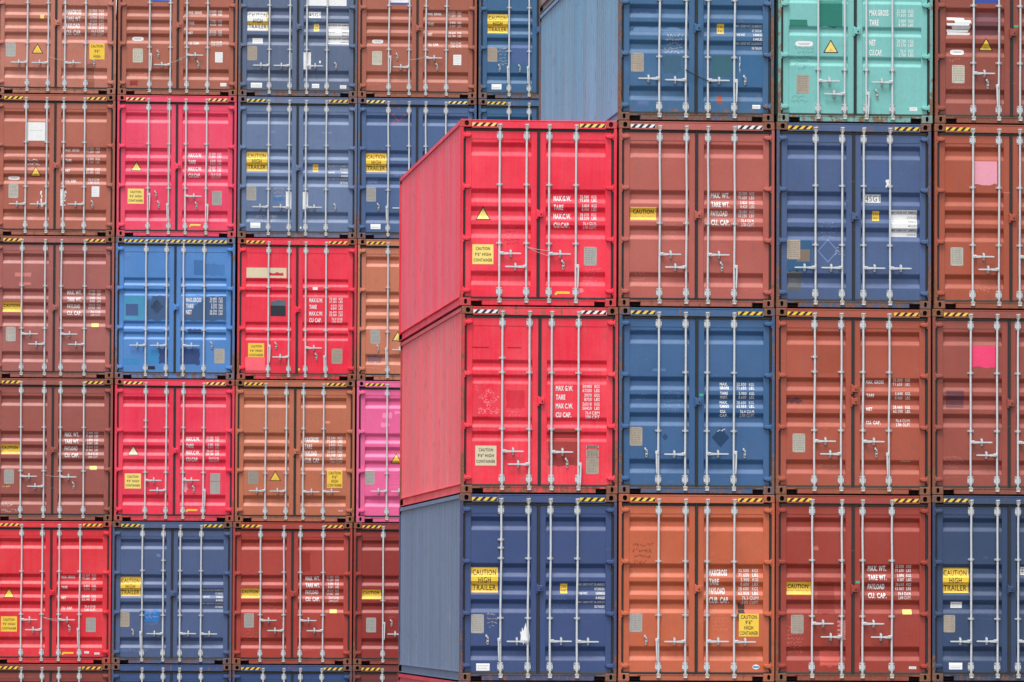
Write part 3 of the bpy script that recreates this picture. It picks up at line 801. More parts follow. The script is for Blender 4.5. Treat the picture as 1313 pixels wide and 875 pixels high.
NAMES = {'red': [('F', 0, 1), ('F', 0, 4), ('L', 0, 2), ('L', 1, 3), ('L', 2, 4), ('L', 4, 2)], 'navy': [('F', 0, 2), ('F', 3, 2), ('L', 4, 3)], 'redold': [('F', 0, 3)], 'blue': [('F', 1, 1), ('F', 1, 3)], 'orange': [('F', 1, 2)], 'maroon': [('F', 1, 4), ('F', 3, 1), ('L', 0, 4)], 'blue2': [('F', 1, 5), ('L', 4, 5), ('L', 4, 6)], 'grey': [('F', 1, 6)], 'brown': [('F', 2, 1), ('F', 2, 3), ('F', 3, 4), ('L', 0, 5), ('L', 4, 1)], 'brick': [('F', 2, 2), ('L', 2, 2)], 'navy2': [('F', 2, 4), ('L', 1, 2), ('L', 3, 5)], 'teal': [('F', 2, 5)], 'brown2': [('F', 3, 3), ('F', 3, 5), ('L', 0, 1)], 'dkmaroon': [('L', 0, 3), ('L', 3, 1)], 'salmon': [('L', 0, 6)], 'blue3': [('L', 1, 1), ('L', 2, 1)], 'royal': [('L', 1, 4)], 'redpink': [('L', 1, 5)], 'terra2': [('L', 1, 6), ('L', 3, 6)], 'terra': [('L', 2, 3), ('L', 3, 4), ('L', 4, 4)], 'slate': [('L', 2, 5), ('L', 2, 6)], 'dkred': [('L', 3, 2)], 'magenta': [('L', 3, 3)]}
CUR = {}
for n_, ks_ in NAMES.items():
    v_ = [CAL[k_] for k_ in ks_ if k_ in CAL] or [C_[n_]]
    CUR[n_] = tuple(sum(x[i] for x in v_)/len(v_) for i in range(4))
def tint(c, k, add=0): b = CUR.get(c, C_[c]); return paint((min(1, b[0]*k+add), min(1, b[1]*k+add), min(1, b[2]*k+add), 1), .1, .4, .3, .5)

# ================================================================== NEAR STACK
# column 0
container('F', 0, 1, 'red', 'red container at the foot of the near stack, under the navy container whose side shows', dx=0, rust=.3, **STAG)
container('F', 0, 2, 'navy', 'navy container at lower middle of photo, long grey-blue side showing, under two red ones', dx=.0069, side=srgb(104, 116, 138),
    rods=(.635, 1.06, 1.403, 1.823), guides=(1.0, 1.923), extra={0: (.71, .835)}, rust=.34, fade=.3, dirt=.4, cast=.95, **LROW,
    dec=[trailer(.176, 1.137), small_yel(1.566, 1.385), tiny(), plate(.18, 1.865), lab(.262, 2.625, .47, 2.735),
         ('smeared_white_paint', Art().poly([(1.01, 2.05), (1.03, 1.99), (1.04, 2.07), (1.075, 2.08), (1.09, 2.2), (1.085, 2.27), (1.066, 2.34), (1.05, 2.29), (1.035, 2.35), (1.02, 2.28), (.99, 2.33), (.975, 2.27), (.945, 2.30), (.952, 2.19), (.94, 2.12), (.965, 2.14), (.972, 2.06), (.992, 2.12)], WHT, .5)), lab(1.262, 1.575, 1.30, 1.615), scrawl(1.44, 1.56, .30, 5, tint('navy', 1.7, .06), 3), scrawl(.44, 1.86, .12, 4, None, 8), scrawl(.62, 1.15, .2, 2, tint('navy', 1.5, .03), 9)])
container('F', 0, 3, 'redold', 'scuffed red container with cream caution sticker, between a cleaner red one and a navy one', 'B', dx=.0149, side=srgb(206, 92, 98),
    rods=(.635, 1.058, 1.404, 1.823), guides=(1.025, 1.895), extra={0: (.795,)}, rust=.52, fade=.5, dirt=.45, haz='w', cast=1.0,
    hd=((0, 'R', 2.245), (1, 'L', 2.444), (2, 'R', 2.25)), hang=((3, 'R', 2.44),), catch=((1.65, 2.43),),
    dec=[high3(.224, 2.16, CREAM), wt(('MAX G.W.', 'TARE', 'MAX C.W.', 'CU CAP.'), ('30480', '67200', '3970', '8750', '26510', '58450', '76.4', '2700'), 1.473, 1.74, 1.88, 2.155, 1.262, .137, .074, .048, .064, last=('CBM', 'CFT')),
         patch(1.36, 1.89, 1.83, 2.46, paint((.36, .035, .03, 1), .3, .3, .4, .6), torn='bl', seed=2), plate(1.948, 2.14, TAN, h=.05), plate(1.948, 2.21, TAN, h=.115), plate(1.948, 2.335, TAN, h=.255),
         flakes(.43, 1.41, .32, .32, 150, tint('redold', .9, .22), 3, dia=True), flakes(.43, 1.62, .34, .09, 110, tint('redold', .9, .22), 4), scrawl(.20, 1.25, .06, 2, tint('redold', 1.3, .2), 14, .04),
         patch(.70, 1.30, .99, 1.58, tint('redold', .80), torn='bl', seed=8), patch(.17, .63, .43, .65, tint('redold', .45)), patch(.71, .63, .93, .65, tint('redold', .45)), scrawl(.72, 1.63, .24, 3, tint('redold', 1.4, .15), 6)])
container('F', 0, 4, 'red', 'bright red container topping the left column of the near stack, faded pink side in view', dx=-.0176, side=srgb(220, 92, 106),
    rods=(.614, 1.033, 1.386, 1.805), guides=(1.007, 1.92), rust=.18, fade=.45, dirt=.3, haz='p', cast=.52, hd=((0, 'R', 2.08), (1, 'L', 2.285), (2, 'R', 2.08)), hang=((3, 'R', 2.27),), catch=((1.61, 2.26),),
    wires=(((1.033, 1.975), (1.386, 2.035), ALU), ((1.033, 1.975), (1.386, 2.12), ALU)),
    dec=[tri(.361, 1.465, .242, YELP), high3(.195, 1.942), gw(('32.500', '71.650', '3.830', '8.440', '28.670', '63.210', '76.4', '2.700')), plate(1.935, 1.964), hook_lab(1.48, 2.66),
         lab(1.195, 1.862, 1.22, 1.893), scrawl(.70, 1.67, .30, 5, tint('red', .5), 3), scrawl(1.93, 2.30, .26, 4, tint('red', 1.3, .2), 5), patch(1.83, 2.61, 1.93, 2.67, tint('red', 1.2, .2), torn='rb')])
# column 1
container('F', 1, 1, 'blue', 'blue container at the foot of the near stack, below the orange-brown container', dx=0, **ROW4)
container('F', 1, 2, 'orange', 'orange-brown container in bottom row, four-line yellow caution sticker on its right door', dx=.0064,
    rods=(.627, 1.047, 1.387, 1.81), guides=(1.036, 1.873), rust=.26, fade=.45, cast=.62, **LROW,
    dec=[mg(('32.500', '71.650', '3.900', '8.600', '28.600', '63.050', '76.3', '2.695')), high4(1.887, 1.842), plate(.179, 1.845, ALU), ('round_label', Art().poly([(2.155+.056*math.cos(t*.4488), 2.67+.036*math.sin(t*.4488)) for t in range(14)], WHT).rect(2.11, 2.655, 2.20, 2.685, paint((.03, .35, .6, 1), 0, 0, 0, .4), 1)),
         lab(1.17, 1.43, 1.215, 1.47), patch(1.28, 1.95, 1.37, 2.27, tint('orange', .55), torn='lrtb', seed=4), patch(1.87, 1.68, 1.98, 1.97, paint((.07, .04, .03, 1), .2, .2, .3, .7), torn='lrtb', seed=7),
         scrawl(1.47, 1.80, .26, 6, tint('orange', 1.2, .1), 2, .045), scrawl(.24, .78, .28, 4, tint('orange', .62), 12, .07, .012), scrawl(1.13, 1.22, .18, 1, None, 21, .07, .004)])
container('F', 1, 3, 'blue', 'mid-blue container, single column of double-line white lettering, dark diamond mark on right door', dx=.002, side=srgb(88, 112, 146),
    rods=(.62, 1.04, 1.38, 1.80), guides=(1.917,), extra={1: (1.007,), 2: (1.007,), 3: (1.007,)}, rust=.40, fade=.45, dirt=.4, cast=.85, green=True,
    hd=((1, 'L', 2.28), (2, 'R', 2.27)), hang=((0, 'L', 2.255), (3, 'R', 2.25)), catch=((.437, 2.27), (1.975, 2.27)),
    dec=[wt(('MAX.|GROSS', 'TARE|WGT.', 'MAX.|CARGO', 'CU.|CAP.'), ('32.500', '71.650', '3.900', '8.600', '28.600', '63.050', '76.4', '2.700'), 1.585, 1.73, 1.84, 2.13, 1.213, .142, .05, .046, .060, ('KGS.', 'LBS.')),
         plate(.175, 1.86, TAN), diamond(1.596, 2.014, .155, tint('blue', .48)), diamond(.73, 2.01, .055, tint('blue', .6)), scrawl(.30, 1.36, .17, 2, tint('blue', 1.4, .1), 4), scrawl(.68, 1.32, .30, 5, tint('blue', 1.5, .12), 5), patch(.53, .95, .73, .99, tint('blue', 1.25, .06), torn='lr'),
         scrawl(1.55, 1.90, .14, 1, WHT, 9, .05, .008)])
container('F', 1, 4, 'maroon', 'dusty maroon container beside the top red one, wide yellow caution sticker and MAX. WT. lettering', dx=-.0109,
    rods=(.64, 1.058, 1.397, 1.812), guides=(1.59,), rust=.30, fade=.4, haz='w', cast=.85, green=False, **STAG,
    dec=[caut(.188, 1.343), mwt(('32.500', '71.650', '3.820', '8.420', '28.680', '63.230', '76.4', '2.700')), ('green_seal_sticker', Art().rect(1.20, 1.44, 1.25, 1.475, GREEN, 12)), scrawl(.70, 1.53, .24, 6, tint('maroon', 1.3, .08), 3), scrawl(.24, 2.38, .24, 3, tint('maroon', 1.4, .1), 13, .06), scrawl(1.1, 1.6, .2, 2, tint('maroon', 1.3, .1), 6, .08),
         patch(1.13, .90, 1.33, .955, tint('maroon', .55), torn='lr', layer=4)])
container('F', 1, 5, 'blue2', 'rust-streaked blue container above the maroon one, pale blue side, dark strap across doors', dx=-.0235, side=srgb(108, 134, 166),
    rods=(.641, 1.058, 1.404, 1.819), guides=(1.005, 1.897), rust=.62, fade=.6, dirt=.5, cast=1.0, box=1.437,
    hd=((0, 'L', 2.24), (1, 'L', 2.257), (2, 'R', 2.257)), hang=((3, 'R', 2.26),), catch=((1.99, 2.257),), wires=(((1.05, 2.10), (1.46, 2.29), BLK),),
    dec=[tiny(1.845, 1.375), small_yel(1.55, 1.368), plate(.20, 1.84, TAN), lab(2.105, 2.63, 2.23, 2.69), patch(1.92, 1.86, 2.26, 2.33, tint('blue2', 1.12), torn='b'), patch(.24, 1.44, 1.1, 1.50, tint('blue2', 1.5, .10), torn='lrt', seed=4),
         patch(1.46, 1.86, 1.78, 2.2, paint((.035, .125, .17, 1), .2, .6, .3, .5), torn='lrtb', seed=5), patch(.70, 1.88, .98, 2.14, paint((.04, .115, .19, 1), .2, .6, .3, .5), torn='lrtb', seed=6), scrawl(.74, 1.56, .30, 5, None, 6), patch(.17, 1.13, .6, 1.2, tint('navy', 1.2), torn='lrb'), shred(1.90, 1.88, 1.915, 2.15, 3, 'scratch_mark', 3),
         patch(.30, 2.58, .48, 2.68, tint('navy2', 1.3), seed=5), patch(1.55, 2.5, 1.63, 2.62, tint('brown', .9), torn='lrtb')])
container('F', 1, 6, 'grey', 'grey container above the rust-streaked blue one, only its rusty lower side corner in view', dx=-.0235, rust=.4, side=srgb(128, 128, 134), **STAG)
# column 2
container('F', 2, 1, 'brown', 'brown container at the foot of the near stack under the brick-red one', dx=0, **STAG)
container('F', 2, 2, 'brick', 'brick-red container in the bottom row right of the orange-brown one, wide caution sticker', dx=-.0032,
    rods=(.573, 1.038, 1.365, 1.826), guides=(1.017, 1.885), rust=.34, fade=.35, dirt=.4, cast=.95, green=True, **FOURS,
    dec=[caut(.158, 1.354), mwt(('32.500', '71.650', '3.890', '8.587', '28.610', '63.063', '76.4', '2.698'), 1.137, 1.457), plate(.247, 1.865, TAN), yel_lab(2.0, 1.77), lab(2.10, 2.66, 2.215, 2.70),
         patch(.66, 1.37, .93, 1.85, tint('brick', .72), torn='lrtb', seed=3), patch(.70, 2.42, 1.02, 2.66, tint('brick', 1.35, .04), torn='lrtb', seed=9), scrawl(.16, 2.04, .30, 7, tint('brick', 1.4, .12), 5), shred(.98, 1.95, 1.16, 2.25, 12, 'torn_sticker', 9, tint('brick', 1.2, .18)), patch(.58, .80, .67, .86, tint('brick', 1.4, .1), torn='lr'),
         scrawl(1.09, 1.40, .28, 2, None, 33, .07)])
container('F', 2, 3, 'brown', 'reddish-brown container with small white lettering and two lock boxes, in the third column', dx=-.0099,
    rods=(.61, 1.03, 1.373, 1.785), guides=(.99, 1.90), extra={0: (.757,)}, rust=.34, fade=.35, cast=.92, box=(1.25, 1.445), hd=((0, 'R', 2.067), (1, 'L', 2.265), (2, 'R', 2.067)), hang=((3, 'L', 2.265),), catch=((1.59, 2.25),),
    dec=[net(('32.500', '71.650', '3.840', '8.460', '28.660', '63.190', '76.4', '2.700'), units=('KGS.', 'LBS.')), plate(.272, 1.95, paint((.48, .45, .38, 1), .1, .4, .4, .5)), patch(.16, 1.40, .43, 1.475, paint((.16, .045, .055, 1), .1, .3, .2, .6), torn='lrtb'),
         scrawl(.67, 1.78, .2, 2, tint('brown', 1.35, .05), 4, .06), patch(1.97, 2.36, 2.13, 2.375, TAN), scrawl(.66, 2.44, .4, 1, tint('brown', 1.4, .1), 15), patch(.68, .57, 1.0, 1.0, tint('brown', .9), torn='lb', seed=6)])
container('F', 2, 4, 'navy2', 'navy container in top-right row, 45G1 code label and white weight table on right door', dx=-.0057,
    rods=(.617, 1.036, 1.375, 1.79), guides=(.985, 1.906), rust=.46, fade=.5, dirt=.5, cast=.95, **ROW4,
    dec=[iso(1.40, 1.11), small_yel(1.52, 1.37), table(), patch(.165, 1.83, .56, 2.32, tint('blue2', .85), torn='rb', seed=3), patch(.33, 1.98, .535, 2.17, paint((.20, .15, .12, 1), .3, .4, .3, .7), layer=.4), plate(.173, 1.834, TAN, .208, .303),
         patch(.175, 2.32, .40, 2.62, paint((.11, .115, .125, 1), .2, .4, .4, .7), torn='lrtb'), diamond(.816, 2.0, .185, tint('navy2', 1.6, .06), 'placard_ghost', True), lab(1.262, 1.345, 1.325, 1.385, paint((.35, .62, .72, 1), 0, 0, 0, .5)), lab(1.27, 1.68, 1.31, 1.73),
         scrawl(.70, 1.56, .24, 4, tint('navy2', 1.7, .1), 3, .055), shred(1.73, .88, 1.82, 1.0, 8, 'torn_sticker', 3), patch(1.30, .60, 1.76, 1.0, tint('navy2', 1.12), torn=''), scrawl(.95, 1.95, .1, 3, CHALK, 23, .04)])
container('F', 2, 5, 'teal', 'teal green container at the top right, the only green one in the stack', 'C', dx=.015,
    rods=(.634, 1.052, 1.393, 1.805), guides=(2.065,), rust=.44, fade=.3, dirt=.25, cast=.72, box=1.458, hd=((0, 'R', 2.247), (1, 'L', 2.45), (3, 'L', 2.256)), hang=((2, 'R', 2.44),), catch=((1.563, 2.45),),
    dec=[tri(.834, 1.71, .24, YELP), ovl(.275, 1.625, .28), patch(.657, .70, 1.016, 1.40, paint((.018, .19, .145, 1), .15, .4, .3, .5), torn='b', seed=1), patch(.185, 1.29, .465, 1.395, paint((.018, .20, .15, 1), .15, .4, .3, .5), torn='r'), patch(1.112, 1.545, 1.19, 1.80, paint((.03, .25, .20, 1), .15, .4, .3, .5), torn='lrtb', layer=6), patch(.09, 1.47, .17, 1.70, paint((.12, .2, .19, 1), .2, .2, .4, .6), torn='lrtb', layer=5),
         plate(.296, 2.155, TAN), wt(('MAX.GROSS', 'TARE', 'NET', 'CU.CAP.'), ('32.500', '71.650', '3.800', '8.380', '28.700', '63.270', '76.4', '2.700'), 1.443, 1.745, 1.868, 2.14, 1.165, .158, .09, .048, .062) if False else
         wt(('MAX.GROSS', 'TARE'), ('32.500', '71.650', '3.800', '8.380'), 1.443, 1.745, 1.868, 2.14, 1.165, .155, .088, .050, .062), wt(('NET', 'CU.CAP.'), ('28.700', '63.270', '76.4', '2.700'), 1.443, 1.650, 1.868, 2.14, 1.635, .155, .088, .050, .062), lab(2.08, 2.64, 2.20, 2.70),
         scrawl(.28, 1.74, .28, 5, tint('teal', .4), 3), scrawl(.20, 2.50, .3, 2, tint('teal', .4), 6, .05), scrawl(.30, 2.05, .2, 1, tint('teal', .4), 8, .06)])
# column 3
container('F', 3, 1, 'maroon', 'maroon container at the foot of the near stack by the right edge', dx=0, **STAG)
container('F', 3, 2, 'navy', 'navy container in the bottom-right corner, cut off by the edge of the photo', dx=-.0081,
    rods=(.615, 1.03, 1.357, 1.79), guides=(1.0, 1.92), rust=.32, fade=.35, cast=.9, hd=((0, 'L', 2.275), (1, 'L', 2.27), (2, 'R', 2.27)), hang=((3, 'R', 2.27),),
    dec=[trailer(.163, 1.13), plate(.187, 1.865, TAN, .18, .27), lab(.271, 2.607, .48, 2.712), lab(.30, 1.66, .48, 1.755), iso(1.40, 1.11), small_yel(), table(), scrawl(.74, 1.66, .26, 5, tint('navy', 1.5, .04), 4)])
container('F', 3, 3, 'brown2', 'red-brown container at right edge with a torn hot-pink sheet on its left door', dx=-.0098,
    rods=(.607, 1.025, 1.354, 1.78), guides=(.993, 1.90), rust=.36, fade=.35, cast=.92, **STAG,
    dec=[patch(.635, .57, 1.0, .905, HOTP, 'pink_sheet', 3, 'b', layer=1), patch(.224, 1.267, .505, 1.534, paint((.15, .045, .06, 1), .05, .3, .2, .6), layer=0), ('green_seal_sticker', Art().rect(1.255, 1.34, 1.31, 1.38, GREEN, 1)), lab(1.215, 1.44, 1.30, 1.49),
         scrawl(.16, 2.31, .36, 4, tint('brown2', 1.4, .12), 4, .04), scrawl(.2, 2.62, .3, 1, tint('brown2', 1.3, .06), 24), patch(.60, 1.88, .66, 1.93, paint((.15, .35, .6, 1), 0, .1, .1, .5), 'blue_tape')])
container('F', 3, 4, 'brown', 'brown container at right edge with a faded pink sheet torn along its lower edge', dx=.0168,
    rods=(.61, 1.025, 1.354, 1.78), guides=(.993, 1.895), rust=.38, fade=.35, cast=.92, **STAG,
    dec=[patch(.64, .578, 1.0, .94, PINK, 'pink_sheet', 5, 'b', layer=1), plate(.264, 1.93, paint((.48, .45, .38, 1), .1, .4, .4, .5), .2, .29), patch(1.10, 1.06, 1.25, 1.22, tint('brown', 1.2, .08), layer=9), scrawl(.67, 2.60, .22, 1, tint('brown', 1.6, .12), 5, .09)])
container('F', 3, 5, 'brown2', 'dark red-brown container in the top-right corner with a shredded white sticker', dx=.0255,
    rods=(.61, 1.013, 1.35, 1.78), guides=(1.04, 1.94), rust=.34, fade=.4, cast=.85, hd=((0, 'R', 2.104),), hang=((1, 'L', 2.30), (3, 'R', 2.26)), catch=((.84, 2.28),), green=True,
    dec=[shred(.19, 1.225, .575, 1.50, 5, n=6), tri(.816, 1.65, .235, YEL), ovl(.25, 1.73, .222, .08), plate(.275, 1.975, paint((.56, .52, .42, 1), .05, .3, .3, .5), .2, .285), patch(.63, 1.15, 1.01, 1.50, paint((.17, .06, .075, 1), .1, .3, .2, .6), torn='b'),
         shred(1.24, 2.03, 1.34, 2.38, 4, n=5), scrawl(.19, 1.90, .3, 1, tint('brown2', 1.7, .15), 5, .07), scrawl(.26, 2.32, .3, 2, tint('brown2', 1.4, .1), 15), patch(.64, .90, 1.0, 1.0, paint((.05, .08, .35, 1), 0, .2, .1, .5), 'blue_sheet')])

# ================================================================== STACK BEHIND
# column 0
container('L', 0, 1, 'brown2', 'brown container peeking in at the bottom-left corner of the photo', dx=.0029, rods=(.625, 1.045, 1.385, 1.80), rust=.35, cast=.85, **STAG)
container('L', 0, 2, 'red', 'red container at lower left edge, yellow warning triangle and small white lettering', dx=-.0059,
    rods=(.618, 1.036, 1.38, 1.80), guides=(1.028, 1.9), rust=.22, haz='y', cast=.7, hd=((0, 'R', 2.005), (1, 'L', 2.21), (2, 'R', 2.005)), hang=((3, 'L', 2.2),), catch=((1.605, 2.2),),
    wires=(((1.036, 1.95), (1.38, 2.0), ALU), ((1.036, 1.95), (1.38, 2.04), ALU)),
    dec=[tri(.37, 1.47, .235, YEL), high3(.21, 1.943, YEL), net(('32.500', '71.650', '3.860', '8.510', '28.640', '63.140', '76.4', '2.698')), plate(1.935, 1.962), hook_lab(1.45, 2.66), lab(1.905, 2.645, 2.0, 2.69), lab(2.11, 2.67, 2.215, 2.71)])
container('L', 0, 3, 'dkmaroon', 'dark maroon container at left edge above a red one, chalk marks low on door', dx=.0014,
    rods=(.575, 1.043, 1.376, 1.85), guides=(1.0, 1.883), rust=.28, cast=.85, hd=((0, 'R', 1.997), (1, 'L', 2.2), (2, 'R', 2.005)), catch=((1.655, 2.19),), wires=(((1.043, 1.965), (1.376, 2.0), ALU),),
    dec=[caut(.15, 1.35), mwt(('32.500', '71.650', '3.890', '8.587', '28.610', '63.063', '76.4', '2.698'), 1.14, 1.465), plate(.243, 1.86), yel_lab(1.976, 1.775), scrawl(.6, 1.25, .4, 6, tint('dkmaroon', 1.4, .05), 4, .06), scrawl(.17, 2.58, .36, 2, CHALK, 5, .09, .008), scrawl(.2, 2.20, .2, 1, YELP, 7, .05)])
container('L', 0, 4, 'maroon', 'maroon container at left edge under the one bearing a white square', dx=.0067,
    rods=(.564, 1.035, 1.365, 1.84), guides=(1.014, 1.883), rust=.28, fade=.4, cast=.85, **FOURS,
    dec=[caut(.156, 1.355), mwt(('32.500', '71.650', '3.890', '8.587', '28.610', '63.063', '76.4', '2.698'), 1.145, 1.487), plate(.248, 1.86, paint((.5, .47, .42, 1), .1, .4, .3, .5)), yel_lab(1.986, 1.766),
         patch(.42, .75, .75, .83, tint('maroon', 1.4, .08), torn='lr'), patch(.5, .95, .75, 1.0, tint('maroon', 1.4, .08), torn='lr'), scrawl(.6, 1.55, .3, 6, tint('maroon', 1.4, .08), 4)])
container('L', 0, 5, 'brown', 'brown container at left edge with a square white sheet high on its left door', dx=.0021,
    rods=(.624, 1.046, 1.39, 1.816), guides=(.982, 1.894), rust=.32, fade=.4, cast=.85, hd=((0, 'L', 2.25), (1, 'L', 2.25), (3, 'L', 2.245)), hang=(), catch=((1.99, 2.25),),
    dec=[lab(.65, .578, 1.018, .954, WHT, 'white_sheet', 1), tri(.83, 1.59, .235, YEL), ovl(.27, 1.68, .235, .08), plate(.28, 1.84, paint((.52, .5, .44, 1), .1, .4, .3, .5)), net(('32.500', '71.650', '3.700', '8.160', '28.800', '63.490', '76.4', '2.700')), lab(1.97, 1.875, 2.125, 2.09, lines=4),
         shred(1.22, 1.93, 1.45, 2.28, 5, n=8), shred(.93, 1.98, .98, 2.30, 6, n=4), scrawl(.66, 1.35, .22, 2, WHT, 9, .06, .01), scrawl(.25, 1.27, .3, 3, tint('brown', .6), 19)])
container('L', 0, 6, 'salmon', 'pale salmon container in the top-left corner, triangle sign left and CAUTION sticker right', dx=.0014, cast=.6,
    rods=(.636, 1.059, 1.402, 1.823), guides=(1.035, 1.857), rust=.28, fade=.4, box=1.44, hd=((0, 'L', 2.257), (1, 'L', 2.26), (2, 'R', 2.255)), catch=((2.0, 2.257),), wires=(((1.06, 2.14), (1.40, 2.21), ALU),),
    dec=[tri(.843, 1.975, .235, YEL), plate(.2, 1.848, paint((.44, .44, .4, 1), .1, .4, .3, .5)), high4(1.9, 1.843, False), mg(('32.500', '71.650', '3.900', '8.600', '28.600', '63.050', '76.3', '2.695'), 1.208, ('MAXGROSS', 'TARE WT.', 'PAYLOAD', 'CU. CAP.')), lab(.895, 1.275, .973, 1.35, YELP, 'yellow_label', 0),
         shred(1.25, 1.97, 1.34, 2.18, 4, n=4), patch(1.86, 2.27, 2.0, 2.75, tint('salmon', .62), 'grime_streak', torn='lrtb')])
# column 1
container('L', 1, 1, 'blue3', 'blue container at the bottom edge under the navy one with a bright blue paint patch', dx=-.0149, rods=(.625, 1.05, 1.385, 1.82), rust=.4, cast=.9, haz='', **LROW)
container('L', 1, 2, 'navy2', 'navy container near bottom left with a bright blue paint patch on its left door', dx=-.0155,
    rods=(.614, 1.04, 1.384, 1.81), guides=(.995, 1.907), extra={1: (.795,), 0: (1.80,)}, rust=.34, fade=.35, cast=.92, **LROW,
    dec=[trailer(.164, 1.126), tiny(1.845, 1.37), plate(.157, 1.846, TAN, .205, .30), patch(.665, 1.81, .96, 2.04, paint((.02, .17, .50, 1), 0, .2, .1, .5), torn='lrtb'), scrawl(.69, 1.86, .24, 2, CHALK, 3, .06), scrawl(.69, 2.08, .24, 1, tint('navy2', 1.6, .1), 4), patch(.90, .66, .98, .72, tint('navy2', 1.3, .06), torn='lr'), scrawl(.2, 2.62, .7, 1, tint('navy2', 1.7, .1), 14, .07)])
container('L', 1, 3, 'red', 'red container with a torn white sticker over the middle joint, left of the terracotta one', dx=.0119,
    rods=(.631, 1.05, 1.397, 1.812), guides=(.985, 1.90), extra={0: (.85,)}, rust=.26, haz='p', cast=.8, hd=((0, 'R', 2.064), (1, 'L', 2.266), (2, 'R', 2.055)), hang=((3, 'R', 2.26),), catch=((1.62, 2.25),),
    dec=[tri(.383, 1.46, .235, paint((.88, .80, .55, 1), 0, .2, .1, .45)), high3(.215, 1.926), gw(('32.500', '71.650', '3.840', '8.470', '28.660', '63.180', '76.4', '2.700')), plate(1.955, 1.91, ALU, .2, .425, True), hook_lab(1.46, 2.645), shred(1.21, 2.0, 1.33, 2.32, 7, n=7, m=tint('redpink', 1.1, .35)), shred(1.40, 2.0, 1.49, 2.30, 8, n=6, m=tint('redpink', 1.1, .35)),
         lab(1.30, 1.31, 1.34, 1.335), scrawl(.67, 1.62, .3, 4, tint('red', 1.2, .08), 5)])
container('L', 1, 4, 'royal', 'bright sky-blue container patched in darker blues, the lightest blue one', 'B', dx=.0032,
    rods=(.624, 1.043, 1.387, 1.81), guides=(.997, 1.894), rust=.44, fade=.35, dirt=.3, full=True, cast=.88, box=1.43, hd=((0, 'L', 2.213), (1, 'L', 2.213), (2, 'R', 2.213)), catch=((1.975, 2.213),),
    dec=[patch(.65, 1.2, 1.10, 1.695, tint('steel', 0.94), torn='lrtb'), patch(.18, 1.2, .60, 1.695, paint((.06, .30, .50, 1), .1, .6, .3, .5)), patch(.215, 1.37, .47, 1.61, paint((.06, .11, .27, 1), 0, .4, .2, .5), layer=.4), patch(1.41, 1.2, 2.265, 1.695, tint('steel', 0.94), torn='lrtb'), patch(1.83, .535, 2.23, .77, tint('royal', 0.82), torn='lrtb'), patch(1.60, .46, 1.80, .77, tint('royal', .70), torn='l'),
         patch(.65, 2.28, .90, 2.58, paint((.045, .25, .55, 1), 0, .3, .1, .5)), patch(.90, 2.28, 1.08, 2.58, tint('blue3', 1.0), torn='lrtb'), patch(1.335, 2.27, 1.73, 2.6, tint('blue3', 1.0), torn='lrtb'), patch(.18, 2.48, .5, 2.62, paint((.04, .24, .52, 1), 0, .3, .1, .5)), patch(.68, 2.635, .82, 2.70, DARKST, layer=4), patch(1.48, 1.87, 1.75, 1.96, tint('blue3', 0.94), torn='lrtb'),
         diamond(.85, 1.42, .15, tint('steel', 1.5, .08)), scrawl(.25, 1.4, .12, 1, WHT, 3, .05, .008), plate(2.03, 2.27, paint((.44, .4, .34, 1), .2, .4, .3, .5), .206, .30),
         wt(('MAX.GROSS', 'TARE', 'NET'), ('30.480', '67.200', '3.750', '8.270', '26.730', '58.930'), 1.443, 1.755, 1.92, 2.19, 1.275, .126, .084, .044, .056)])
container('L', 1, 5, 'redpink', 'pinkish red container between a terracotta one above and the sky-blue one below', dx=.0147, wires=(((1.025, .02), (1.045, 2.86), ALU),),
    rods=(.638, 1.06, 1.40, 1.823), guides=(.993, 1.904), rust=.22, haz='p', cast=.62, box=1.45, hd=((2, 'R', 2.06),), hang=((0, 'R', 2.03), (1, 'L', 2.24), (3, 'R', 2.245)), catch=((.80, 2.04), (.86, 2.245), (1.63, 2.26)),
    dec=[tri(.4, 1.455, .235, YELP), high3(.225, 1.915), gw(('32.500', '71.650', '3.840', '8.470', '28.660', '63.180', '76.4', '2.700'), 1.215), plate(1.947, 1.945), hook_lab(1.48, 2.63), lab(1.205, 1.43, 1.245, 1.465), lab(2.28, 2.62, 2.33, 2.66), scrawl(.70, 1.30, .26, 7, tint('redpink', 1.3, .08), 4), scrawl(.28, .9, .3, 5, tint('redpink', .75), 5, .06)])
container('L', 1, 6, 'terra2', 'terracotta container second from left in the top row, small sealed tag on its cable', dx=.0173, haz='y',
    rods=(.645, 1.07, 1.405, 1.83), guides=(1.005, 1.91), rust=.26, fade=.35, cast=.7, hd=((1, 'L', 2.273), (2, 'R', 2.07)), hang=((0, 'R', 2.07),), catch=((.827, 2.06), (1.645, 2.27)), wires=(((1.07, 2.24), (1.405, 2.09), ALU),),
    dec=[ovl(.29, 1.70, .235, .085), plate(.305, 1.945, paint((.6, .57, .46, 1), .05, .3, .3, .5), .205, .285), net(('32.500', '71.650', '3.880', '8.550', '28.620', '63.100', '76.4', '2.700'), 1.19, units=('KGS.', 'LBS.')), lab(1.985, 2.0, 2.14, 2.21, lines=4), lab(2.095, 2.635, 2.22, 2.70, lines=1), lab(.686, .60, 1.04, .975, WHT, 'white_sheet', 3), patch(.686, .94, 1.04, .976, paint((.03, .09, .42, 1), 0, .1, .1, .5), 'blue_band', layer=3),
         lab(1.30, 1.26, 1.345, 1.31, lines=0), ('seal_tag', Art().rect(1.262, 2.12, 1.31, 2.17, WHT, 6)), patch(.24, 2.45, .6, 2.55, tint('terra2', 1.3, .08), torn='lrtb'), patch(.25, 2.60, .41, 2.7, tint('dkred', 1.0), torn='lrtb')])
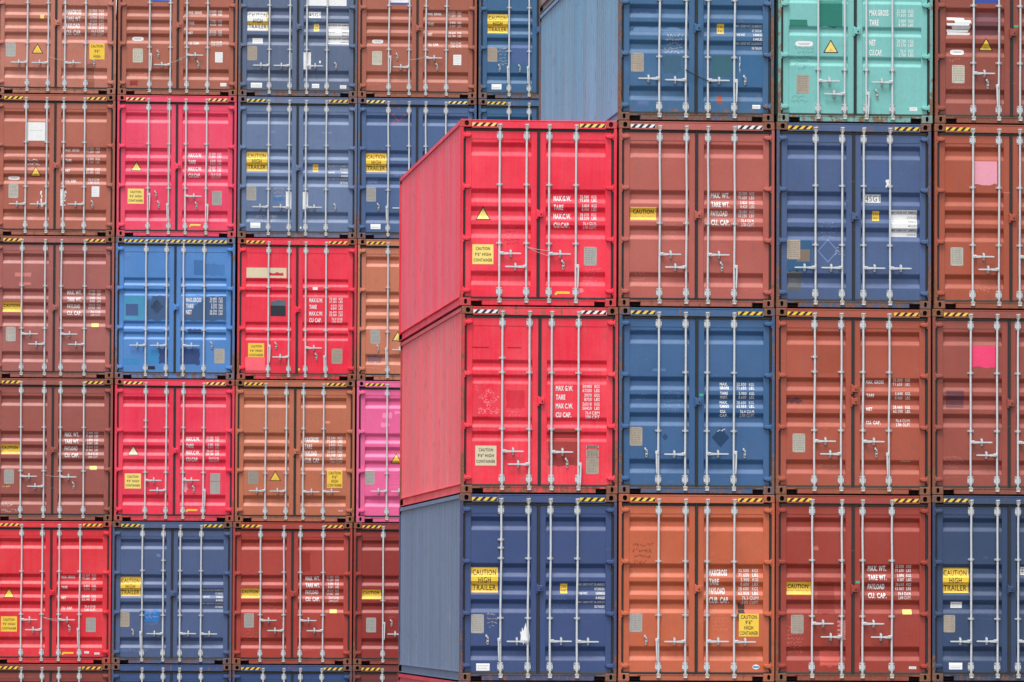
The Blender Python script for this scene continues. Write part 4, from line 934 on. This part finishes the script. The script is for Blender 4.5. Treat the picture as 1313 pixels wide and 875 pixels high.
# column 2
container('L', 2, 1, 'blue3', 'strong blue container at the bottom edge under the brick-red one of the rear stack', dx=-.0215, rods=(.625, 1.05, 1.385, 1.82), rust=.4, cast=.9, **LROW)
container('L', 2, 2, 'brick', 'brick-red container near the bottom of the rear stack beside the navy one', dx=-.0315,
    rods=(.567, 1.044, 1.38, 1.845), guides=(1.02, 1.888), rust=.32, fade=.35, cast=.9, **FOURS,
    dec=[caut(.156, 1.352), mwt(('32.500', '71.650', '3.890', '8.587', '28.610', '63.063', '76.4', '2.698'), 1.14, 1.49), plate(.242, 1.857), yel_lab(1.985, 1.765), lab(1.185, 1.43, 1.225, 1.475, lines=0), scrawl(.62, 1.5, .3, 6, tint('brick', 1.4, .12), 4), scrawl(.25, 2.2, .28, 4, tint('brick', 1.4, .12), 14), scrawl(1.43, 2.60, .3, 1, tint('brick', 1.4, .15), 24, .08),
         patch(1.40, .6, 1.58, 1.0, tint('brick', .85), torn='lrtb')])
container('L', 2, 3, 'terra', 'terracotta container with yellow triangle by the rod and four-line caution sticker, rear stack', dx=.0021,
    rods=(.62, 1.04, 1.39, 1.80), guides=(.993, 1.91), rust=.28, fade=.3, cast=.9, hd=((0, 'L', 2.26), (1, 'L', 2.265), (2, 'R', 2.275), (3, 'R', 2.27)),
    dec=[plate(.27, 1.848, paint((.33, .30, .25, 1), .2, .4, .4, .5), .205, .28), tri(.823, 1.965, .235, YEL), high4(1.88, 1.837), mg(('32.500', '71.650', '3.840', '8.470', '28.660', '63.190', '76.4', '2.700'), 1.21), lab(1.19, 1.445, 1.235, 1.49, lines=0), lab(2.11, 2.645, 2.21, 2.68, PINK), shred(1.26, 2.15, 1.32, 2.26, 4, n=3), patch(1.84, .83, 1.93, .88, tint('terra', 1.4, .08), torn='lr'), scrawl(.66, 1.28, .26, 5, tint('terra', .8), 4)])
container('L', 2, 4, 'red', 'red container with a cream strip and a dark square on its left door', 'B', dx=.0259,
    rods=(.635, 1.053, 1.395, 1.812), guides=(1.007, 1.88), rust=.42, haz='y', cast=.95, hd=((1, 'L', 2.43), (2, 'R', 2.24)), hang=((0, 'R', 2.21), (3, 'L', 2.42)), catch=((.80, 2.21), (1.625, 2.43)),
    dec=[lab(.184, .606, 1.0, .812, CREAM, 'cream_strip', 0), patch(.64, .70, .94, .765, paint(C_['red'], .1, .3, .3, .5), torn='lrt', layer=2), patch(.68, 1.27, .99, 1.40, paint((.10, .14, .18, 1), .1, .4, .2, .5), torn='t', layer=1), patch(.68, 1.38, .99, 1.595, paint((.025, .03, .04, 1), 0, .4, .2, .5), 'dark_square', layer=1.5), high3(.227, 2.15, YEL),
         wt(('MAX.G.W.', 'TARE', 'MAX.C.W.', 'CU CAP.'), ('30.480', '67.200', '4.010', '8.840', '26.470', '58.360', '76.4', '2.700'), 1.47, 1.75, 1.875, 2.155, 1.262, .136, .078, .046, .058), plate(1.936, 2.25, TAN, .218, .31), lab(1.54, .99, 1.64, 1.05, lines=0), patch(.17, 2.435, .575, 2.71, tint('red', 1.0, .10), layer=3), lab(1.25, 2.66, 1.29, 2.70, YEL, 'yellow_dot', 0)])
container('L', 2, 5, 'slate', 'slate-blue container with two white sheets taped across the door joint', dx=.0143, haz='y',
    rods=(.631, 1.053, 1.394, 1.81), guides=(.99, 1.897), rust=.36, fade=.4, dirt=.4, cast=.92, **ROW3,
    dec=[trailer(.181, 1.13), small_yel(1.54, 1.377), tiny(1.845, 1.385), plate(.185, 1.84), lab(.99, 1.94, 1.178, 2.30, lines=0), lab(1.257, 1.945, 1.443, 2.30, lines=0), lab(.266, 2.585, .472, 2.695), scrawl(.73, 1.88, .24, 3, CHALK, 4, .06), patch(.72, 2.06, .95, 2.13, tint('royal', .8), torn='lr'), scrawl(.35, 2.45, .5, 2, CHALK, 14, .08), lab(1.27, 2.31, 1.30, 2.36, lines=0), lab(1.28, 2.66, 1.31, 2.70, lines=0),
         patch(.68, .70, .76, .74, tint('slate', 1.35, .06), torn='lr'), patch(1.72, .71, 1.92, .74, tint('slate', 1.35, .06), torn='lr')])
container('L', 2, 6, 'slate', 'pale navy container in the top row, half-white trailer sticker, 45G1 label and white sheets', dx=.0108, haz='y',
    rods=(.634, 1.054, 1.4, 1.813), guides=(1.025, 1.93), rust=.40, fade=.4, dirt=.5, cast=.8, **ROW3,
    dec=[trailer(.18, 1.155, .425, .385, WHT), lab(.29, 1.70, .50, 1.806), plate(.187, 1.866, TAN), iso(1.436, 1.143), lab(1.42, .62, 2.21, 1.02, WHT, 'white_sheet', 0), small_yel(1.545, 1.394, YELP), table(1.84, 1.38, .42, .425), patch(1.255, 1.98, 1.486, 2.33, WHT, 'white_sheet', 4, 'l', layer=1), patch(1.06, 2.0, 1.19, 2.33, paint((.34, .38, .46, 1), 0, .5, .3, .4), 'plastic_sheet', 4, 'lrt', layer=1),
         lab(.26, 2.62, .49, 2.72), lab(1.51, 2.63, 1.66, 2.715), lab(2.085, 2.65, 2.215, 2.72), patch(1.27, 2.12, 1.30, 2.24, BLK, 'black_print', layer=3), lab(1.27, 2.46, 1.33, 2.49, lines=0), lab(1.655, 2.15, 1.69, 2.20, lines=0), patch(1.52, 1.325, 1.58, 1.34, GREEN, 'green_mark', layer=1)])
# column 3
container('L', 3, 1, 'dkmaroon', 'dark maroon container at the bottom edge beside the navy side of the near stack', dx=-.0367, rods=(.606, 1.03, 1.38, 1.80), rust=.35, cast=.8, **LROW)
container('L', 3, 2, 'dkred', 'dark red container below the magenta one, half hidden by the near stack', dx=-.0329,
    rods=(.606, 1.03, 1.38, 1.80), guides=(1.59,), rust=.32, cast=.85, hd=((1, 'L', 2.267), (2, 'R', 2.06)), hang=((0, 'R', 2.05),), catch=((.786, 2.055),), dec=[caut(.165, 1.36), plate(.266, 1.935, ALU, .203, .30), scrawl(.72, 1.6, .2, 6, tint('dkred', 1.4, .1), 3)])
container('L', 3, 3, 'magenta', 'magenta pink container half hidden behind the near stack, the only pink one', dx=.0137,
    rods=(.624, 1.045, 1.39, 1.81), guides=(1.894,), rust=.14, fade=.2, cast=.32, hd=((0, 'L', 2.255), (1, 'L', 2.255), (2, 'R', 2.255)), box=1.45, dec=[plate(.177, 1.83), tri(.816, 1.59, .235, YEL), patch(.53, .65, .72, .76, tint('magenta', 1.15, .12), torn='lrtb'), patch(.5, .86, .68, .93, tint('magenta', 1.15, .12), torn='lrtb'), patch(.78, .62, .95, .68, tint('magenta', 1.15, .12), torn='lrtb'), scrawl(.70, 1.90, .24, 5, tint('magenta', 1.1, .1), 4)])
container('L', 3, 4, 'terra', 'terracotta container above the magenta one, half hidden by the near stack', dx=.0151,
    rods=(.62, 1.04, 1.39, 1.81), guides=(.99, 1.90), rust=.28, cast=.85, hd=((1, 'L', 2.26), (2, 'R', 2.06)), hang=((0, 'L', 2.25),), catch=((.43, 2.25),), dec=[plate(.273, 1.853), tri(.83, 1.99, .235, YELP), patch(.22, 2.38, .5, 2.52, paint((.26, .14, .16, 1), .1, .3, .2, .6), torn='lrtb'), scrawl(.16, 1.56, .26, 1, tint('terra', 1.3, .1), 3), scrawl(.22, 2.64, .24, 1, tint('terra', 1.3, .1), 13)])
container('L', 3, 5, 'navy2', 'navy container marked with a red spray-painted diamond, partly behind the near stack', dx=-.0005, haz='p',
    rods=(.627, 1.052, 1.395, 1.81), guides=(.985, 1.893), rust=.32, fade=.4, cast=.85, hd=((1, 'L', 2.26), (2, 'R', 2.26)), hang=((0, 'L', 2.245), (3, 'R', 2.25)), catch=((.437, 2.25),),
    dec=[trailer(.175, 1.13), plate(.185, 1.838), lab(.275, 2.59, .48, 2.695), diamond(.845, .335, .155, paint((.60, .055, .035, 1), 0, .4, .1, .6), 'red_spray_mark', True), patch(.68, .50, .80, .53, paint((.60, .07, .05, 1), 0, .4, .1, .6), torn='lr'), patch(.74, 1.53, .9, 1.60, tint('navy2', 1.3, .06), torn='lrtb'), patch(.2, 1.66, .42, 1.76, tint('navy2', 1.3, .06), torn='lrtb')])
container('L', 3, 6, 'terra2', 'terracotta container fourth in the top row, white sheet with blue band at photo edge', dx=-.0055,
    rods=(.634, 1.052, 1.393, 1.816), guides=(1.003, 1.907), rust=.26, fade=.35, cast=.75, hd=((1, 'L', 2.264), (2, 'R', 2.07)), hang=((0, 'R', 2.06),), catch=((.81, 2.06), (1.63, 2.264)), wires=(((1.052, 2.12), (1.393, 2.05), ALU),),
    dec=[ovl(.29, 1.695, .232, .082), plate(.293, 1.94, paint((.6, .57, .46, 1), .05, .3, .3, .5), .202, .285), net(('32.500', '71.650', '3.840', '8.460', '28.660', '63.190', '76.4', '2.700'), 1.157, units=('KGS.', 'LBS.')), lab(1.96, 1.994, 2.124, 2.207, lines=4), lab(.66, .60, 1.037, .97, WHT, 'white_sheet', 3), patch(.66, .935, 1.037, .971, paint((.03, .13, .45, 1), 0, .1, .1, .5), 'blue_band', layer=3), scrawl(.2, 2.62, .35, 1, tint('terra2', 1.3, .1), 6)])
# column 4 (lower tiers stand hidden behind the near stack and carry the two that show)
container('L', 4, 1, 'brown', 'brown container at the foot of the hidden rear column behind the near stack', dx=0, **STAG)
container('L', 4, 2, 'red', 'red container second from the ground in the hidden rear column', dx=0, **STAG)
container('L', 4, 3, 'navy', 'navy container third from the ground in the hidden rear column', dx=0, **ROW4)
container('L', 4, 4, 'terra', 'terracotta container in the hidden rear column, just under the blue ones', dx=0, **STAG)
container('L', 4, 5, 'blue2', 'blue container peeking over the top edge of the near red one', dx=.0126, rods=(.627, 1.04, 1.39, 1.8), rust=.40, fade=.5, cast=.9, **LROW)
container('L', 4, 6, 'blue2', 'blue top-row container with yellow trailer sticker, beside the pale blue side wall', dx=.0086,
    rods=(.627, 1.04, 1.39, 1.8), guides=(1.01, 1.91), rust=.36, fade=.5, dirt=.4, cast=.85, hang=((0, 'L', 2.245), (1, 'L', 2.245)), hd=((2, 'R', 2.26),), catch=((.435, 2.27), (.85, 2.27)),
    dec=[trailer(.18, 1.145), plate(.186, 1.838, TAN), lab(.27, 2.59, .476, 2.70), scrawl(.41, 1.85, .18, 6, CHALK, 4, .05), patch(.65, 1.72, 1.08, 2.15, tint('navy2', 1.2), torn='b')])

# ------------------------------------------------------------------ yard
def ground():
    me = bpy.data.meshes.new('ground'); s = 1500
    z = lambda x, y: .003+.0024*x-.000536*y
    me.from_pydata([(-s, -s, z(-s, -s)), (s, -s, z(s, -s)), (s, s, z(s, s)), (-s, s, z(-s, s))], [], [(0, 1, 2, 3)])
    mt = bpy.data.materials.new('yard_asphalt'); mt.use_nodes = True; t = mt.node_tree; b = t.nodes['Principled BSDF']
    pos = N(t, 'ShaderNodeNewGeometry').outputs['Position']
    c = mixc(t, ramp(t, noise(t, pos, .35, 6, .6), .35, .7), (.055, .054, .052, 1), (.085, .083, .079, 1))
    c = mixc(t, ramp(t, noise(t, pos, 9, 5, .7), .55, .7), c, (.045, .044, .043, 1))
    t.links.new(c, b.inputs['Base Color']); b.inputs['Roughness'].default_value = .85
    me.materials.append(mt); o = link('ground', me); o['kind'] = 'structure'
ground()
